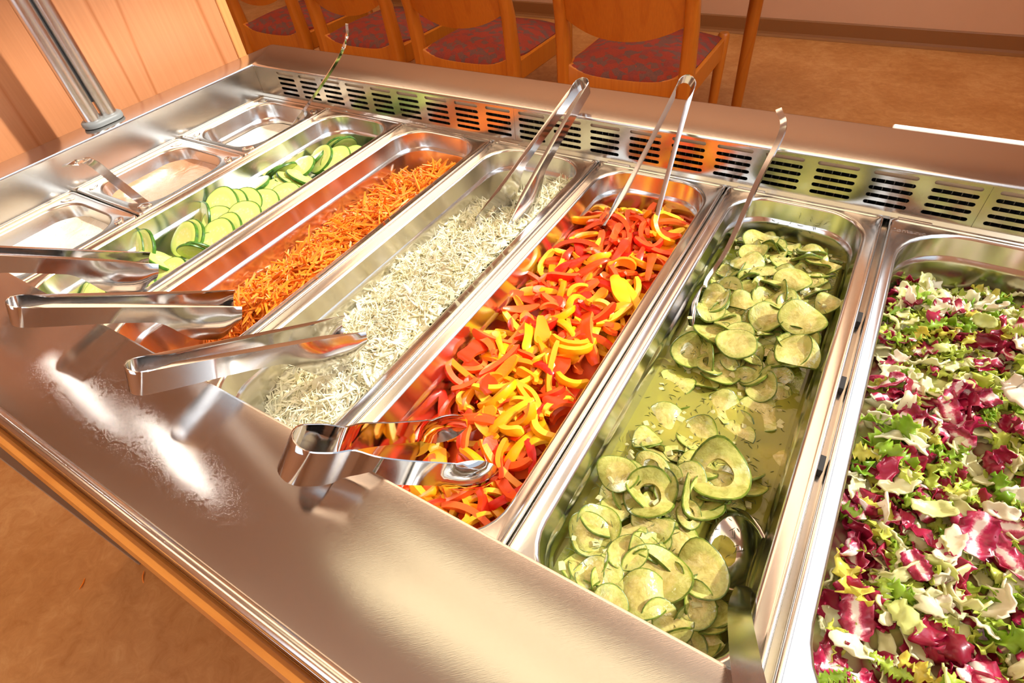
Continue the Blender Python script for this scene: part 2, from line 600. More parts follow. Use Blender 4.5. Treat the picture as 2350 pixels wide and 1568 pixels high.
XL, XR, YF, YB = -4.6, 1.72, -2.6, 3.11
struct('floor', MB().box(XL - 0.1, XR + 0.1, YF - 0.1, YB + 0.1, FLOOR - 0.1, FLOOR), M['floor'])
struct('ceiling', MB().box(XL - 0.1, XR + 0.1, YF - 0.1, YB + 0.1, CEIL, CEIL + 0.1), M['ceiling'])
struct('wall_back', MB().box(XL - 0.1, XR + 0.1, YB, YB + 0.1, FLOOR, CEIL), M['wall'])
wf = MB()                                            # front wall with its own window opening
wf.box(XL - 0.1, -0.6, YF - 0.1, YF, FLOOR, CEIL)
wf.box(1.0, XR + 0.1, YF - 0.1, YF, FLOOR, CEIL)
wf.box(-0.6, 1.0, YF - 0.1, YF, FLOOR, -0.05)
wf.box(-0.6, 1.0, YF - 0.1, YF, 1.55, CEIL)
struct('wall_front', wf, M['wall'])
struct('wall_left', MB().box(XL - 0.1, XL, YF, YB, FLOOR, CEIL), M['wall'])
WY0, WY1, WZ0, WZ1 = -0.75, 1.75, 0.25, 2.30        # window opening in the right wall
wr = MB()
wr.box(XR, XR + 0.1, YF, WY0, FLOOR, CEIL)
wr.box(XR, XR + 0.1, WY1, YB, FLOOR, CEIL)
wr.box(XR, XR + 0.1, WY0, WY1, FLOOR, WZ0)
wr.box(XR, XR + 0.1, WY0, WY1, WZ1, CEIL)
struct('wall_right', wr, M['wall'])
# skirting on the back wall: flat board with a coved foot
sk = MB()
prof = [(YB, FLOOR + 0.088), (YB - 0.006, FLOOR + 0.088), (YB - 0.009, FLOOR + 0.082), (YB - 0.009, FLOOR + 0.022),
        (YB - 0.013, FLOOR + 0.010), (YB - 0.024, FLOOR + 0.003), (YB - 0.030, FLOOR + 0.0005), (YB, FLOOR + 0.0005)]
sk.loft([[(x, p[0], p[1]) for p in prof] for x in (XL, XR)], cap=True)
struct('baseboard_back', sk, M['baseboard'])

# long ceiling lamp over the counter
lamp = empty('ceiling_lamp', (0.45, 0.12, CEIL))
tag(lamp, 'long warm white ceiling lamp hanging over the salad counter', 'ceiling lamp')
lfr = obj('lamp_frame', MB().box(-1.25, 1.15, -0.52, -0.48, -0.05, 0).box(-1.25, 1.15, 0.48, 0.52, -0.05, 0)
    .box(-1.25, -1.21, -0.48, 0.48, -0.05, 0).box(1.11, 1.15, -0.48, 0.48, -0.05, 0), M['plastic_grey'], lamp)
obj('diffuser', MB().box(-1.21, 1.11, -0.48, 0.48, -0.045, -0.02), M['lamp'], lfr)
for k, (sx, sy, txt) in enumerate(((-3.27, -0.16, 'farther from'), (-2.14, -0.19, 'nearer to'))):
    sp = empty('highlight_lamp', (sx, sy, CEIL))  # added lamp, placed so its reflection makes a hot spot on the counter
    tag(sp, 'small round added spotlight, the one %s the salad counter' % txt, 'highlight_lamp', 'added highlight lamps')
    mb = MB()
    mb.tube([(0, 0, 0), (0, 0, -0.05)], 0.075, 20)
    hs = obj('housing', mb, M['plastic_grey'], sp, angle=40)
    mb = MB()
    mb.tube([(0, 0, -0.0505), (0, 0, -0.056)], 0.058, 20)
    obj('bulb', mb, M['spot'], hs)

# ------------------------------------------------------------------ wooden partition at the end of the counter
PX = -0.30
part = empty('wooden_partition', (PX - 0.02, -0.27, FLOOR))
tag(part, 'pale beech veneer partition standing behind the steel post at the counter end', 'partition')
obj('panel', MB().bbox(-0.02, 0.02, -0.36, 0.345, 0.02, 1.21, 0.001), M['beech'], part)
obj('edge_lipping', MB().bbox(-0.0205, 0.0205, 0.346, 0.366, 0.02, 1.21, 0.0015), M['beech_edge'], part)
obj('edge_trim', MB().bbox(-0.022, 0.022, -0.381, -0.361, 0.0, 1.21, 0.0015), M['plinth'], part)

# ------------------------------------------------------------------ salad counter
X0, X1 = -0.2225, 1.235          # outer ends
WX0, WX1 = -GP, 1.1535            # well
YN, YFAR = -0.515, 0.008        # well near / far
YFRONT, YBACK = -0.6205, 0.1035
counter = empty('salad_counter', ((X0 + X1) / 2, -0.26, FLOOR))
tag(counter, 'long stainless steel salad counter with sunken well and orange wood front', 'salad counter')
cb = (-(X0 + X1) / 2, 0.26, -FLOOR)


def cobj(name, mb, mat, parent=counter, **kw):
    o = obj(name, mb, mat, parent, **kw)
    o.location = cb
    return o


top = MB()
R = 0.004
rings = []
for ins, z in ((0.0, HT - 0.026), (0.0, HT - 0.008), (0.001, HT - 0.0035), (0.004, HT - 0.0008), (0.008, HT)):
    rings.append(rrect(X0 + ins, X1 - ins, YFRONT + ins, YBACK - ins, R, z, 4))
for ins, z, rr_ in ((0.0025, HT, 0.002), (0.0007, HT - 0.0006, 0.002), (0.0, HT - 0.0025, 0.002), (0.0, HT - 0.004, 0.002)):
    rings.append(rrect(WX0 - ins, WX1 + ins, YN - ins, YFAR + ins, rr_, z, 4))
top.loft(rings)
ctop = cobj('counter_top', top, M['counter'], angle=35)
# well walls
ww = MB()
ww.box(WX0 - 0.0015, WX0 + 0.0002, YN - 0.003, YFAR + 0.002, -0.012, HT - 0.004)
cobj('well_wall', ww, M['wallsteel'])
ww = MB()
ww.box(WX0, WX1, YN - 0.006, YN - 0.0045, -0.012, HT - 0.004)
cobj('well_wall', ww, M['wallsteel'])
ww = MB()
ww.box(WX1, WX1 + 0.0015, YN, YFAR, -0.012, HT - 0.004)
cobj('well_wall', ww, M['wallsteel'])
# body below
cobj('well_floor', MB().box(WX0 - 0.03, WX1 + 0.03, YN - 0.03, YFAR + 0.07, -0.135, -0.125), M['dark'])
cobj('wood_front', MB().bbox(X0 + 0.004, X1 - 0.004, YFRONT - 0.0095, YFRONT - 0.0004, HT - 0.050, HT - 0.010, 0.0018), M['frontwood'])
bead = MB()
bead.tube([(X0 + 0.003, YFRONT + 0.0058, HT - 0.0016), (X1 - 0.003, YFRONT + 0.0058, HT - 0.0016)], 0.0046, 16)
obj('edge_bead', bead, M['pan'], ctop, angle=60)
cobj('body', MB().bbox(X0 + 0.03, X1 - 0.03, YFRONT + 0.06, YBACK - 0.03, FLOOR + 0.10, -0.13, 0.002), M['frontwood'])
cobj('plinth', MB().box(X0 + 0.06, X1 - 0.06, YFRONT + 0.10, YBACK - 0.06, FLOOR, FLOOR + 0.10), M['plinth'])
cobj('body_side', MB().box(X0 + 0.03, WX0 - 0.031, YFRONT + 0.06, YBACK - 0.03, -0.13, HT - 0.027), M['frontwood'])

cobj('sunlit_edge_strip', MB().bbox(0.80, X1 - 0.01, YBACK + 0.0003, YBACK + 0.0085, HT - 0.022, HT - 0.0015, 0.001), M['sunlit_white'])  # added white strip stands in for sunlight on the steel back edge
# slotted vent panels in the far wall of the well
def vent_panel(x0, x1, cols):
    mb = MB()
    zc = [0.0430 - 0.0083 * k for k in range(5)]
    zb, zt = 0.0, HT - 0.004
    n = 4

    def quad(a0, a1, z0, z1):
        mb.add([(a0, 0, z0), (a1, 0, z0), (a1, 0, z1), (a0, 0, z1)], [(0, 1, 2, 3)])
    cells = [(c - 0.0255, c + 0.0255, c) for c in cols]
    prev = x0
    for a0, a1, c in cells:
        if a0 > prev + 1e-5:
            quad(prev, a0, zb, zt)
        prev = a1
        quad(a0, a1, zb, zc[-1] - 0.00415)
        quad(a0, a1, zc[0] + 0.00415, zt)
        for z in zc:
            hw, hh = 0.0200, 0.0021
            out_, inn = [], []
            r_ = hh
            # stadium outline, 4 arcs, with matching points on the cell rectangle
            for qx, qz, ang in ((1, 1, 0), (-1, 1, 90), (-1, -1, 180), (1, -1, 270)):
                for k in range(n):
                    t = math.radians(ang + 90 * k / (n - 1))
                    inn.append((c + qx * (hw - r_) + r_ * math.cos(t), 0, z + r_ * math.sin(t)))
                    ex, ez = c + qx * 0.0255, z + qz * 0.00415
                    if k in (1, 2):
                        out_.append((ex, 0, ez))
                    elif (ang in (0, 180)) == (k == 0):
                        out_.append((ex, 0, z))
                    else:
                        out_.append((c, 0, ez))
            deep = [(p[0], 0.0016, p[2]) for p in inn]
            mb.loft([out_, inn, deep])
    if prev < x1:
        quad(prev, x1, zb, zt)
    return mb


vent_cols = [-0.088 + 0.0532 * k for k in range(30)]
bounds = [(-GP + 0.0005, 0.3637 - 0.0003), (0.3637, 0.8957 - 0.0003), (0.8957, WX1)]
vent_root = empty('cooling_vent', (0.67, 0.02, 0.0))
tag(vent_root, 'slotted steel cooling vent along the far wall of the well', 'vent')
for x0, x1 in bounds:
    cols_ = [c for c in vent_cols if x0 + 0.024 < c < x1 - 0.024]
    mb = vent_panel(x0, x1, cols_)
    me = mb.mesh('vent_panel', M['wallsteel'])
    me.flip_normals()
    o = link('vent_panel', me, vent_root)
    o.location = (-0.67, YFAR - 0.02, 0.0)
# folded foot lip with little tabs, back plate and cooler fins behind
lip = MB()
lip.add([(WX0, 0, 0.0025), (WX1, 0, 0.0025), (WX1, -0.004, -0.0002), (WX0, -0.004, -0.0002), (WX1, -0.0045, -0.003), (WX0, -0.0045, -0.003)],
        [(0, 3, 2, 1), (3, 5, 4, 2)])
link('foot_lip', lip.mesh('foot_lip', M['wallsteel']), vent_root, (-0.67, YFAR - 0.02, 0.0))
for k in range(6):
    xx = 0.012 + GP * k
    t = MB().bbox(xx - 0.001, xx + 0.030, -0.0062, -0.0030, -0.0008, 0.0012, 0.0004)
    link('tab', t.mesh('tab', M['wallsteel']), vent_root, (-0.67, YFAR - 0.02, 0.0))
bp_ = MB().box(WX0, WX1, 0.0030, 0.0045, 0.0385, HT - 0.005)
link('back_plate', bp_.mesh('back_plate', M['backplate']), vent_root, (-0.67, YFAR - 0.02, 0.0))
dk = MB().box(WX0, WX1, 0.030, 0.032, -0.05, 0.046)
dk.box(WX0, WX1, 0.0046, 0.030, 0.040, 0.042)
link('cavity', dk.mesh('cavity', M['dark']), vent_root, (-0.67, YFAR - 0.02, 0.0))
fins = MB()
xx = WX0 + 0.09
while xx < WX1 - 0.02:
    fins.box(xx, xx + 0.0006, 0.016, 0.028, -0.03, 0.031)
    xx += 0.0085
tag(link('cooler_fins', fins.mesh('cooler_fins', M['fin']), vent_root, (-0.67, YFAR - 0.02, 0.0)), kind='stuff')

# support rails between the pans
for k in range(0, 6):
    x = GP * k
    r_ = MB().bbox(x - 0.010, x + 0.010, YN - 0.004, YFAR, -0.022, -0.0085, 0.001)
    rail = cobj('support_rail', r_, M['wallsteel'])
for (u, v_) in ((1966, 727), (1931, 878), (1884, 1063)):  # near-black pieces stand in for the dark gaps between pans
    p = at(u, v_, z=-0.002)
    obj('dark_gap_piece', MB().bbox(GP * 5 - 0.0012, GP * 5 + 0.0026, p.y - 0.007, p.y + 0.007, -0.0085, -0.0012, 0.0003), M['near_black'], rail)

# post with two tubes
post = empty('steel_post', (-0.197, -0.2475, HT))
tag(post, 'double tube steel post with grey collar on the counter end', 'post')
for yy in (-0.0125, 0.0125):
    mb = MB()
    mb.tube([(0, yy, 0.004), (0, yy, 0.95)], 0.0112, 24)
    obj('tube', mb, M['tube'], post, angle=40)
obj('web', MB().box(-0.0012, 0.0012, -0.006, 0.006, 0.03, 0.95), M['near_black'], post)


def stadium(L, r, z, n=10):
    pts = []
    for s, a0 in ((1, 0), (-1, 180)):
        for k in range(n):
            a = math.radians(a0 + 180 * k / (n - 1))
            pts.append((r * math.cos(a), s * L + r * math.sin(a), z))
    return pts


cl = MB()
cl.loft([stadium(0.0125, 0.0135, 0.0), stadium(0.0125, 0.0165, 0.001), stadium(0.0125, 0.0175, 0.004), stadium(0.0125, 0.0170, 0.0075), stadium(0.0125, 0.0150, 0.009), stadium(0.0125, 0.0122, 0.0092)], cap=True)
obj('collar', cl, M['plastic_grey'], post, angle=50)
tl = MB()
tl.tube([(0, 0, 0.95), (0.7, 0, 0.95), (1.40, 0, 0.95)], 0.0112, 16)
obj('top_rail', tl, M['tube'], post, angle=40)


# ------------------------------------------------------------------ pans
def pan_mesh(w, l, fx, fy, R, depth, name):
    """outer rectangle w x l centred on x, from y=0 to y=-l; rim at z=0"""
    mb = MB()

    def ring(ix, iy, r, z):
        return rrect(-w / 2 + ix, w / 2 - ix, -l + iy, -iy, r, z, 9)
    rim = [ring(0, 0, 0.006, -0.008), ring(0, 0, 0.006, -0.0016), ring(0.0008, 0.0008, 0.006, -0.0004), ring(0.0022, 0.0022, 0.005, 0.0),
           ring(0.0036, 0.0036, 0.005, -0.0006), ring(0.0046, 0.0046, 0.005, -0.0016),
           ring(fx - 0.0035, fy - 0.0035, R + 0.003, -0.0016), ring(fx - 0.0012, fy - 0.0012, R + 0.001, -0.0024), ring(fx, fy, R, -0.0045)]
    mb.loft(rim)
    body = MB()
    d = depth
    body.loft([ring(fx, fy, R, -0.0045), ring(fx + 0.0015, fy + 0.0015, R, -0.024), ring(fx + 0.0022, fy + 0.0022, R, -0.0255),
               ring(fx + 0.0040, fy + 0.0040, R - 0.001, -0.0280), ring(fx + 0.0046, fy + 0.0046, R - 0.001, -0.031),
               ring(fx + 0.010, fy + 0.010, R - 0.003, -d + 0.014), ring(fx + 0.013, fy + 0.013, R - 0.005, -d + 0.005),
               ring(fx + 0.022, fy + 0.022, max(R - 0.012, 0.006), -d)])
    n = len(body.v)
    body.f.append(tuple(range(n - 36, n)))
    body.m.append(0)
    return mb.mesh(name + '_rim', M['pan'], angle=50), body.mesh(name + '_body', M['pan'], angle=50)


PY = 0.004          # far end of the pans
big = pan_mesh(0.1626, 0.5230, 0.0140, 0.0085, 0.042, 0.10, 'long_pan')
wide = pan_mesh(0.3250, 0.5230, 0.0135, 0.0085, 0.060, 0.10, 'wide_pan')
small = pan_mesh(0.1626, 0.1735, 0.0150, 0.0150, 0.038, 0.10, 'small_pan')


def make_pan(meshes, x, y, label, name):
    r = empty(name, (x, y, 0))
    tag(r, label, 'food pan')
    link('tub', meshes[1], r)
    r_rim = link('rim', meshes[0], r)
    return r, r_rim


XC = lambda i: GP * (i + 0.5)
make_pan(big, XC(0), PY, 'long steel food pan holding green cucumber slices', 'food_pan')
make_pan(big, XC(1), PY, 'long steel food pan holding orange shredded carrot', 'food_pan')
make_pan(big, XC(2), PY, 'long steel food pan holding pale shredded cabbage', 'food_pan')
make_pan(big, XC(3), PY, 'long steel food pan holding red and yellow pepper strips', 'food_pan')
make_pan(big, XC(4), PY, 'long steel food pan holding pickled cucumber in brine', 'food_pan')
lp, lp_rim = make_pan(wide, GP * 5 + 0.0045 + 0.1625, PY, 'wide steel food pan full of mixed leaf salad', 'food_pan')
SAUCE_Y = (PY, PY - 0.1768, PY - 0.3536)
bos = MB()
ring_pts = []
for k in range(16):
    a = 2 * math.pi * k / 16
    ring_pts.append((0.0085 * math.cos(a), 0.0050 * math.sin(a)))
bos.loft([[(x * s, y * s, z) for x, y in ring_pts] for s, z in ((1.15, -0.0017), (1.0, -0.0006), (0.8, -0.0005), (0.6, -0.0014), (0.1, -0.0016))])
bos_me = bos.mesh('corner_boss', M['pan'], smooth=True)
for y, t in zip(SAUCE_Y, ('far small steel pan with thin white dressing beside the vent', 'middle small steel pan with pink dressing', 'near small steel pan with white herb dressing')):
    _, r = make_pan(small, -GP / 2, y, t, 'dressing_pan')
    for sx, sy, rz in ((-1, 0, -45), (1, 0, 45), (-1, 1, 45), (1, 1, -45)):
        link('corner_boss', bos_me, r, (sx * 0.0635, -0.0175 if sy == 0 else -0.156, 0.0), (0, 0, math.radians(-rz)))
# stamped lettering on the far rim of the wide pan
fc = bpy.data.curves.new('stamped_lettering', 'FONT')
fc.body = 'Contacto'
fc.size = 0.0085
fc.extrude = 0.00012
fc.materials.append(M['tube'])
ft_tmp = bpy.data.objects.new('lettering_curve', fc)
col.objects.link(ft_tmp)
bpy.context.view_layer.update()
ft_me = bpy.data.meshes.new_from_object(ft_tmp.evaluated_get(bpy.context.evaluated_depsgraph_get()))
bpy.data.objects.remove(ft_tmp)
ft = bpy.data.objects.new('stamped_lettering', ft_me)
col.objects.link(ft)
ft.parent = lp_rim
pw = at(2042, 527, z=-0.001)
ft.location = (pw.x - lp.location.x, pw.y - PY, -0.0014)
ft.rotation_euler = (0, 0, 0.10)

# ------------------------------------------------------------------ dressings
def sauce_obj(name, y, z, mat, label, tilt=(0, 0)):
    mb = MB()
    ix = 0.0150 + (0.0014 if z > -0.0255 else 0.0066)
    w, l = 0.1626, 0.1735
    nx, ny = 14, 14
    rings = []
    for s in (1.0, 0.9, 0.75, 0.55, 0.35, 0.15):
        pts = rrect((-w / 2 + ix) * s, (w / 2 - ix) * s, (-l / 2 + ix) * s, (l / 2 - ix) * s, 0.036 * s, 0, 8)
        rg = []
        for px, py, _ in pts:
            zz = 0.0022 * noise.noise(Vector((px * 30, py * 30, z * 100))) + (0.002 if s == 1.0 else 0)
            rg.append((px, py, zz + tilt[0] * px + tilt[1] * py))
        rings.append(rg)
    mb.loft(rings)
    n = len(mb.v)
    mb.f.append(tuple(range(n - 32, n)))
    mb.m.append(0)
    o = obj(name, mb, mat, smooth=True, loc=(-GP / 2, y - l / 2, z))
    return tag(o, label, 'dressing', kind='stuff')


sauce_obj('cream_dressing', SAUCE_Y[0], -0.037, M['sauce_white'], 'thin white cream dressing left in the far small pan')
sauce_obj('cocktail_dressing', SAUCE_Y[1], -0.0225, M['sauce_pink'], 'pink cocktail dressing in the middle small pan')
sauce_obj('herb_dressing', SAUCE_Y[2], -0.0235, M['sauce_herb'], 'white herb dressing in the near small pan')


# ------------------------------------------------------------------ food pieces
def smoothstep(a, b, x):
    t = min(1, max(0, (x - a) / (b - a)))
    return t * t * (3 - 2 * t)


def strip_mesh(name, mats, rng, length, w, t, curl, wob, n=6, taper=0.5):
    """bent strip with a rectangular cross-section"""
    path = []
    ang = rng.uniform(-0.3, 0.3)
    el = rng.uniform(-0.2, 0.2)
    p = Vector((0, 0, 0))
    for i in range(n + 1):
        path.append(p.copy())
        ang += curl / n + rng.uniform(-wob, wob)
        el += rng.uniform(-wob, wob) * 0.7
        p += Vector((math.cos(ang) * math.cos(el), math.sin(ang) * math.cos(el), math.sin(el))) * (length / n)
    c = sum(path, Vector()) / len(path)
    rings = []
    up = Vector((0, 0, 1))
    for i, q in enumerate(path):
        tg = (path[min(i + 1, n)] - path[max(i - 1, 0)]).normalized()
        side = tg.cross(up).normalized()
        u2 = side.cross(tg)
        e = 1 - (1 - taper) * abs(2 * i / n - 1) ** 3
        q = q - c
        rings.append([q + side * (w / 2 * e) + u2 * (t / 2 * e), q - side * (w / 2 * e) + u2 * (t / 2 * e),
                      q - side * (w / 2 * e) - u2 * (t / 2 * e), q + side * (w / 2 * e) - u2 * (t / 2 * e)])
    mb = MB()
    mb.loft(rings, cap=True)
    return mb


def merged(name, variants, placements, mat):
    """many small pieces joined into one mesh: placements = [(variant, Matrix)]"""
    V, F, off = [], [], 0
    arrs = [np.array([tuple(v) for v in mb.v]) for mb in variants]
    for k, Mx in placements:
        m3 = np.array(Mx.to_3x3())
        tr_ = np.array(Mx.translation)
        V.append(arrs[k] @ m3.T + tr_)
        F += [tuple(i + off for i in f) for f in variants[k].f]
        off += len(arrs[k])
    me = bpy.data.meshes.new(name)
    me.from_pydata(np.concatenate(V).tolist(), [], F)
    me.materials.append(mat)
    me.update()
    return link(name, me)


def pile_mesh(name, x0, x1, y0, y1, hf, mat, bottom=-0.094, n=(22, 70), rough=0.002, seed=0):
    mb = MB()
    nx, ny = n
    vs = []
    for j in range(ny + 1):
        for i in range(nx + 1):
            x = x0 + (x1 - x0) * i / nx
            y = y0 + (y1 - y0) * j / ny
            z = hf(x, y) + rough * noise.noise(Vector((x * 140, y * 140, seed)))
            vs.append((x, y, max(z, bottom)))
    fs = [(j * (nx + 1) + i, j * (nx + 1) + i + 1, (j + 1) * (nx + 1) + i + 1, (j + 1) * (nx + 1) + i) for j in range(ny) for i in range(nx)]
    mb.add(vs, fs)
    return mb


def in_pan(x, y, i, ins=0.019, width=0.1626, x_left=None):
    """inside the opening of pan i with rounded corners"""
    xl = (XC(i) - width / 2 if x_left is None else x_left) + ins
    xr = (XC(i) + width / 2 if x_left is None else x_left + width) - ins
    yt, yb = PY - 0.0085 - 0.006, PY - 0.523 + 0.0085 + 0.006
    if not (xl < x < xr and yb < y < yt):
        return False
    r = 0.036
    cx = min(max(x, xl + r), xr - r)
    cy = min(max(y, yb + r), yt - r)
    return (x - cx) ** 2 + (y - cy) ** 2 < r * r


def slope_quat(hf, x, y, e=0.006):
    n = Vector((-(hf(x + e, y) - hf(x - e, y)) / (2 * e), -(hf(x, y + e) - hf(x, y - e)) / (2 * e), 1)).normalized()
    return Vector((0, 0, 1)).rotation_difference(n)


def xform(loc, q, s=1.0):
    return Matrix.LocRotScale(Vector(loc), q, Vector((s, s, s)))


# ---- carrots
rng = random.Random(3)
c0 = GP


def h_carrot(x, y):
    u = (x - c0) / GP
    base = -0.052 + 0.034 * smoothstep(0.08, 0.75, u)
    base += 0.006 * noise.noise(Vector((x * 25, y * 18, 3.1)))
    far = smoothstep(-0.005, -0.07, y)
    near = 1 - smoothstep(-0.385, -0.425, y - 0.05 * (u - 0.5))
    clump = math.exp(-(((u - 0.66) / 0.24) ** 2 + ((y + 0.468) / 0.024) ** 2))
    z = -0.092 + (base + 0.092) * far * near
    return max(z, -0.092 + 0.040 * clump)


tag(obj('carrot_heap_core', pile_mesh('carrot_core', c0 + 0.021, c0 + GP - 0.021, -0.03, -0.49, lambda x, y: h_carrot(x, y) - 0.007, M['carrot_bed']), M['carrot_bed'], smooth=True),
    'dense inside of the shredded carrot heap in its pan', 'shredded carrot', 'carrot shreds', 'stuff')
variants = [strip_mesh('c', None, rng, rng.uniform(0.028, 0.058), rng.uniform(0.0021, 0.0034), rng.uniform(0.0015, 0.0021), rng.uniform(-0.9, 0.9), 0.16) for _ in range(14)]
pl = []
while len(pl) < 2600:
    x, y = rng.uniform(c0 + 0.018, c0 + GP - 0.018), rng.uniform(-0.02, -0.495)
    if not in_pan(x, y, 1, 0.022):
        continue
    z = h_carrot(x, y)
    if z < -0.088:
        continue
    q = slope_quat(h_carrot, x, y) @ Quaternion((0, 0, 1), rng.uniform(0, 6.28)) @ Quaternion((0, 1, 0), rng.gauss(0, 0.16)) @ Quaternion((1, 0, 0), rng.uniform(0, 3.1))
    pl.append((rng.randrange(14), xform((x, y, z - rng.uniform(0.001, 0.0075)), q)))
tag(merged('carrot_shreds', variants, pl, M['carrot_bed']), 'orange carrot shreds packed below the top of the heap', 'shredded carrot', 'carrot shreds', 'stuff')
vm = [v.mesh('carrot_shred', M['carrot']) for v in variants]
cnt = 0
while cnt < 300:
    x, y = rng.uniform(c0 + 0.018, c0 + GP - 0.022), rng.uniform(-0.02, -0.495)
    if not in_pan(x, y, 1, 0.024) or h_carrot(x, y) < -0.086:
        continue
    q = slope_quat(h_carrot, x, y) @ Quaternion((0, 0, 1), rng.uniform(0, 6.28)) @ Quaternion((0, 1, 0), rng.gauss(0, 0.22)) @ Quaternion((1, 0, 0), rng.uniform(0, 3.1))
    o = link('carrot_shred', vm[rng.randrange(14)], None, (x, y, h_carrot(x, y) + rng.uniform(-0.001, 0.003)), q, rng.uniform(0.9, 1.25))
    tag(o, 'thin orange carrot shred on top of the carrot heap', 'carrot shred', 'carrot shreds')
    cnt += 1

# ---- cabbage
rng = random.Random(5)
k0 = GP * 2


def h_cab(x, y):
    u = (x - k0) / GP
    z = -0.050 + 0.036 * smoothstep(0.10, 0.80, u)
    z += 0.007 * noise.noise(Vector((x * 30, y * 20, 8.1))) + 0.005 * noise.noise(Vector((x * 75, y * 75, 2.1)))
    z += 0.010 * math.exp(-(((y + 0.24) / 0.10) ** 2))
    z -= 0.030 * (1 - smoothstep(-0.012, -0.10, y)) * (1 - 0.75 * smoothstep(0.35, 0.9, u))
    z -= 0.030 * smoothstep(-0.43, -0.50, y) * (1 - u)
    return z


tag(obj('cabbage_heap_core', pile_mesh('cab_core', k0 + 0.021, k0 + GP - 0.021, -0.016, -0.496, lambda x, y: h_cab(x, y) - 0.0010, M['cabbage_bed'], n=(40, 120), rough=0.004), M['cabbage_bed'], smooth=True),
    'dense inside of the shredded cabbage heap in its pan', 'shredded cabbage', 'cabbage shreds', 'stuff')
variants = []
for k in range(16):
    flat = k % 8 == 0
    variants.append(strip_mesh('k', None, rng, rng.uniform(0.016, 0.036), rng.uniform(0.003, 0.005) if flat else rng.uniform(0.0009, 0.0019), rng.uniform(0.0005, 0.0008), rng.uniform(-1.6, 1.6), 0.28, 6, 0.35))
pl = []
while len(pl) < 6500:
    x, y = rng.uniform(k0 + 0.018, k0 + GP - 0.018), rng.uniform(-0.012, -0.498)
    if not in_pan(x, y, 2, 0.021):
        continue
    z = h_cab(x, y)
    q = slope_quat(h_cab, x, y) @ Quaternion((0, 0, 1), rng.uniform(0, 6.28)) @ Quaternion((0, 1, 0), rng.gauss(0, 0.25)) @ Quaternion((1, 0, 0), rng.gauss(0, 0.6))
    pl.append((rng.randrange(16), xform((x, y, z - rng.uniform(-0.001, 0.006)), q)))
tag(merged('cabbage_shreds', variants, pl, M['cabbage_bed']), 'pale cabbage shreds packed below the top of the heap', 'shredded cabbage', 'cabbage shreds', 'stuff')
vm = [v.mesh('cabbage_shred', M['cabbage'], smooth=True) for v in variants]
vg = variants[0].mesh('green_cabbage_shred', M['cabbage_green'])
cnt = 0
while cnt < 300:
    x, y = rng.uniform(k0 + 0.018, k0 + GP - 0.020), rng.uniform(-0.012, -0.497)
    if not in_pan(x, y, 2, 0.023):
        continue
    q = slope_quat(h_cab, x, y) @ Quaternion((0, 0, 1), rng.uniform(0, 6.28)) @ Quaternion((0, 1, 0), rng.gauss(0, 0.4)) @ Quaternion((1, 0, 0), rng.gauss(0, 0.6))
    green = cnt % 37 == 5
    o = link('cabbage_shred', vg if green else vm[rng.randrange(16)], None, (x, y, h_cab(x, y) + rng.uniform(0.0, 0.003)), q, rng.uniform(0.35, 0.5) if green else rng.uniform(0.8, 1.25))
    if green:
        tag(o, 'small green leaf bit among the pale cabbage shreds', 'cabbage shred', 'green cabbage bits')
    else:
        tag(o, 'pale yellow cabbage shred on top of the cabbage heap', 'cabbage shred', 'cabbage shreds')
    cnt += 1

# ---- peppers
rng = random.Random(11)
p0 = GP * 3


def h_pep(x, y):
    u = (x - p0) / GP
    z = -0.026 + 0.012 * smoothstep(0.1, 0.7, u)
    z += 0.006 * noise.noise(Vector((x * 28, y * 22, 1.7)))
    z -= 0.026 * (1 - smoothstep(-0.01, -0.09, y))
    z -= 0.016 * smoothstep(-0.36, -0.47, y)
    z -= 0.030 * smoothstep(-0.33, -0.46, y) * (1 - smoothstep(0.15, 0.45, u))
    return z


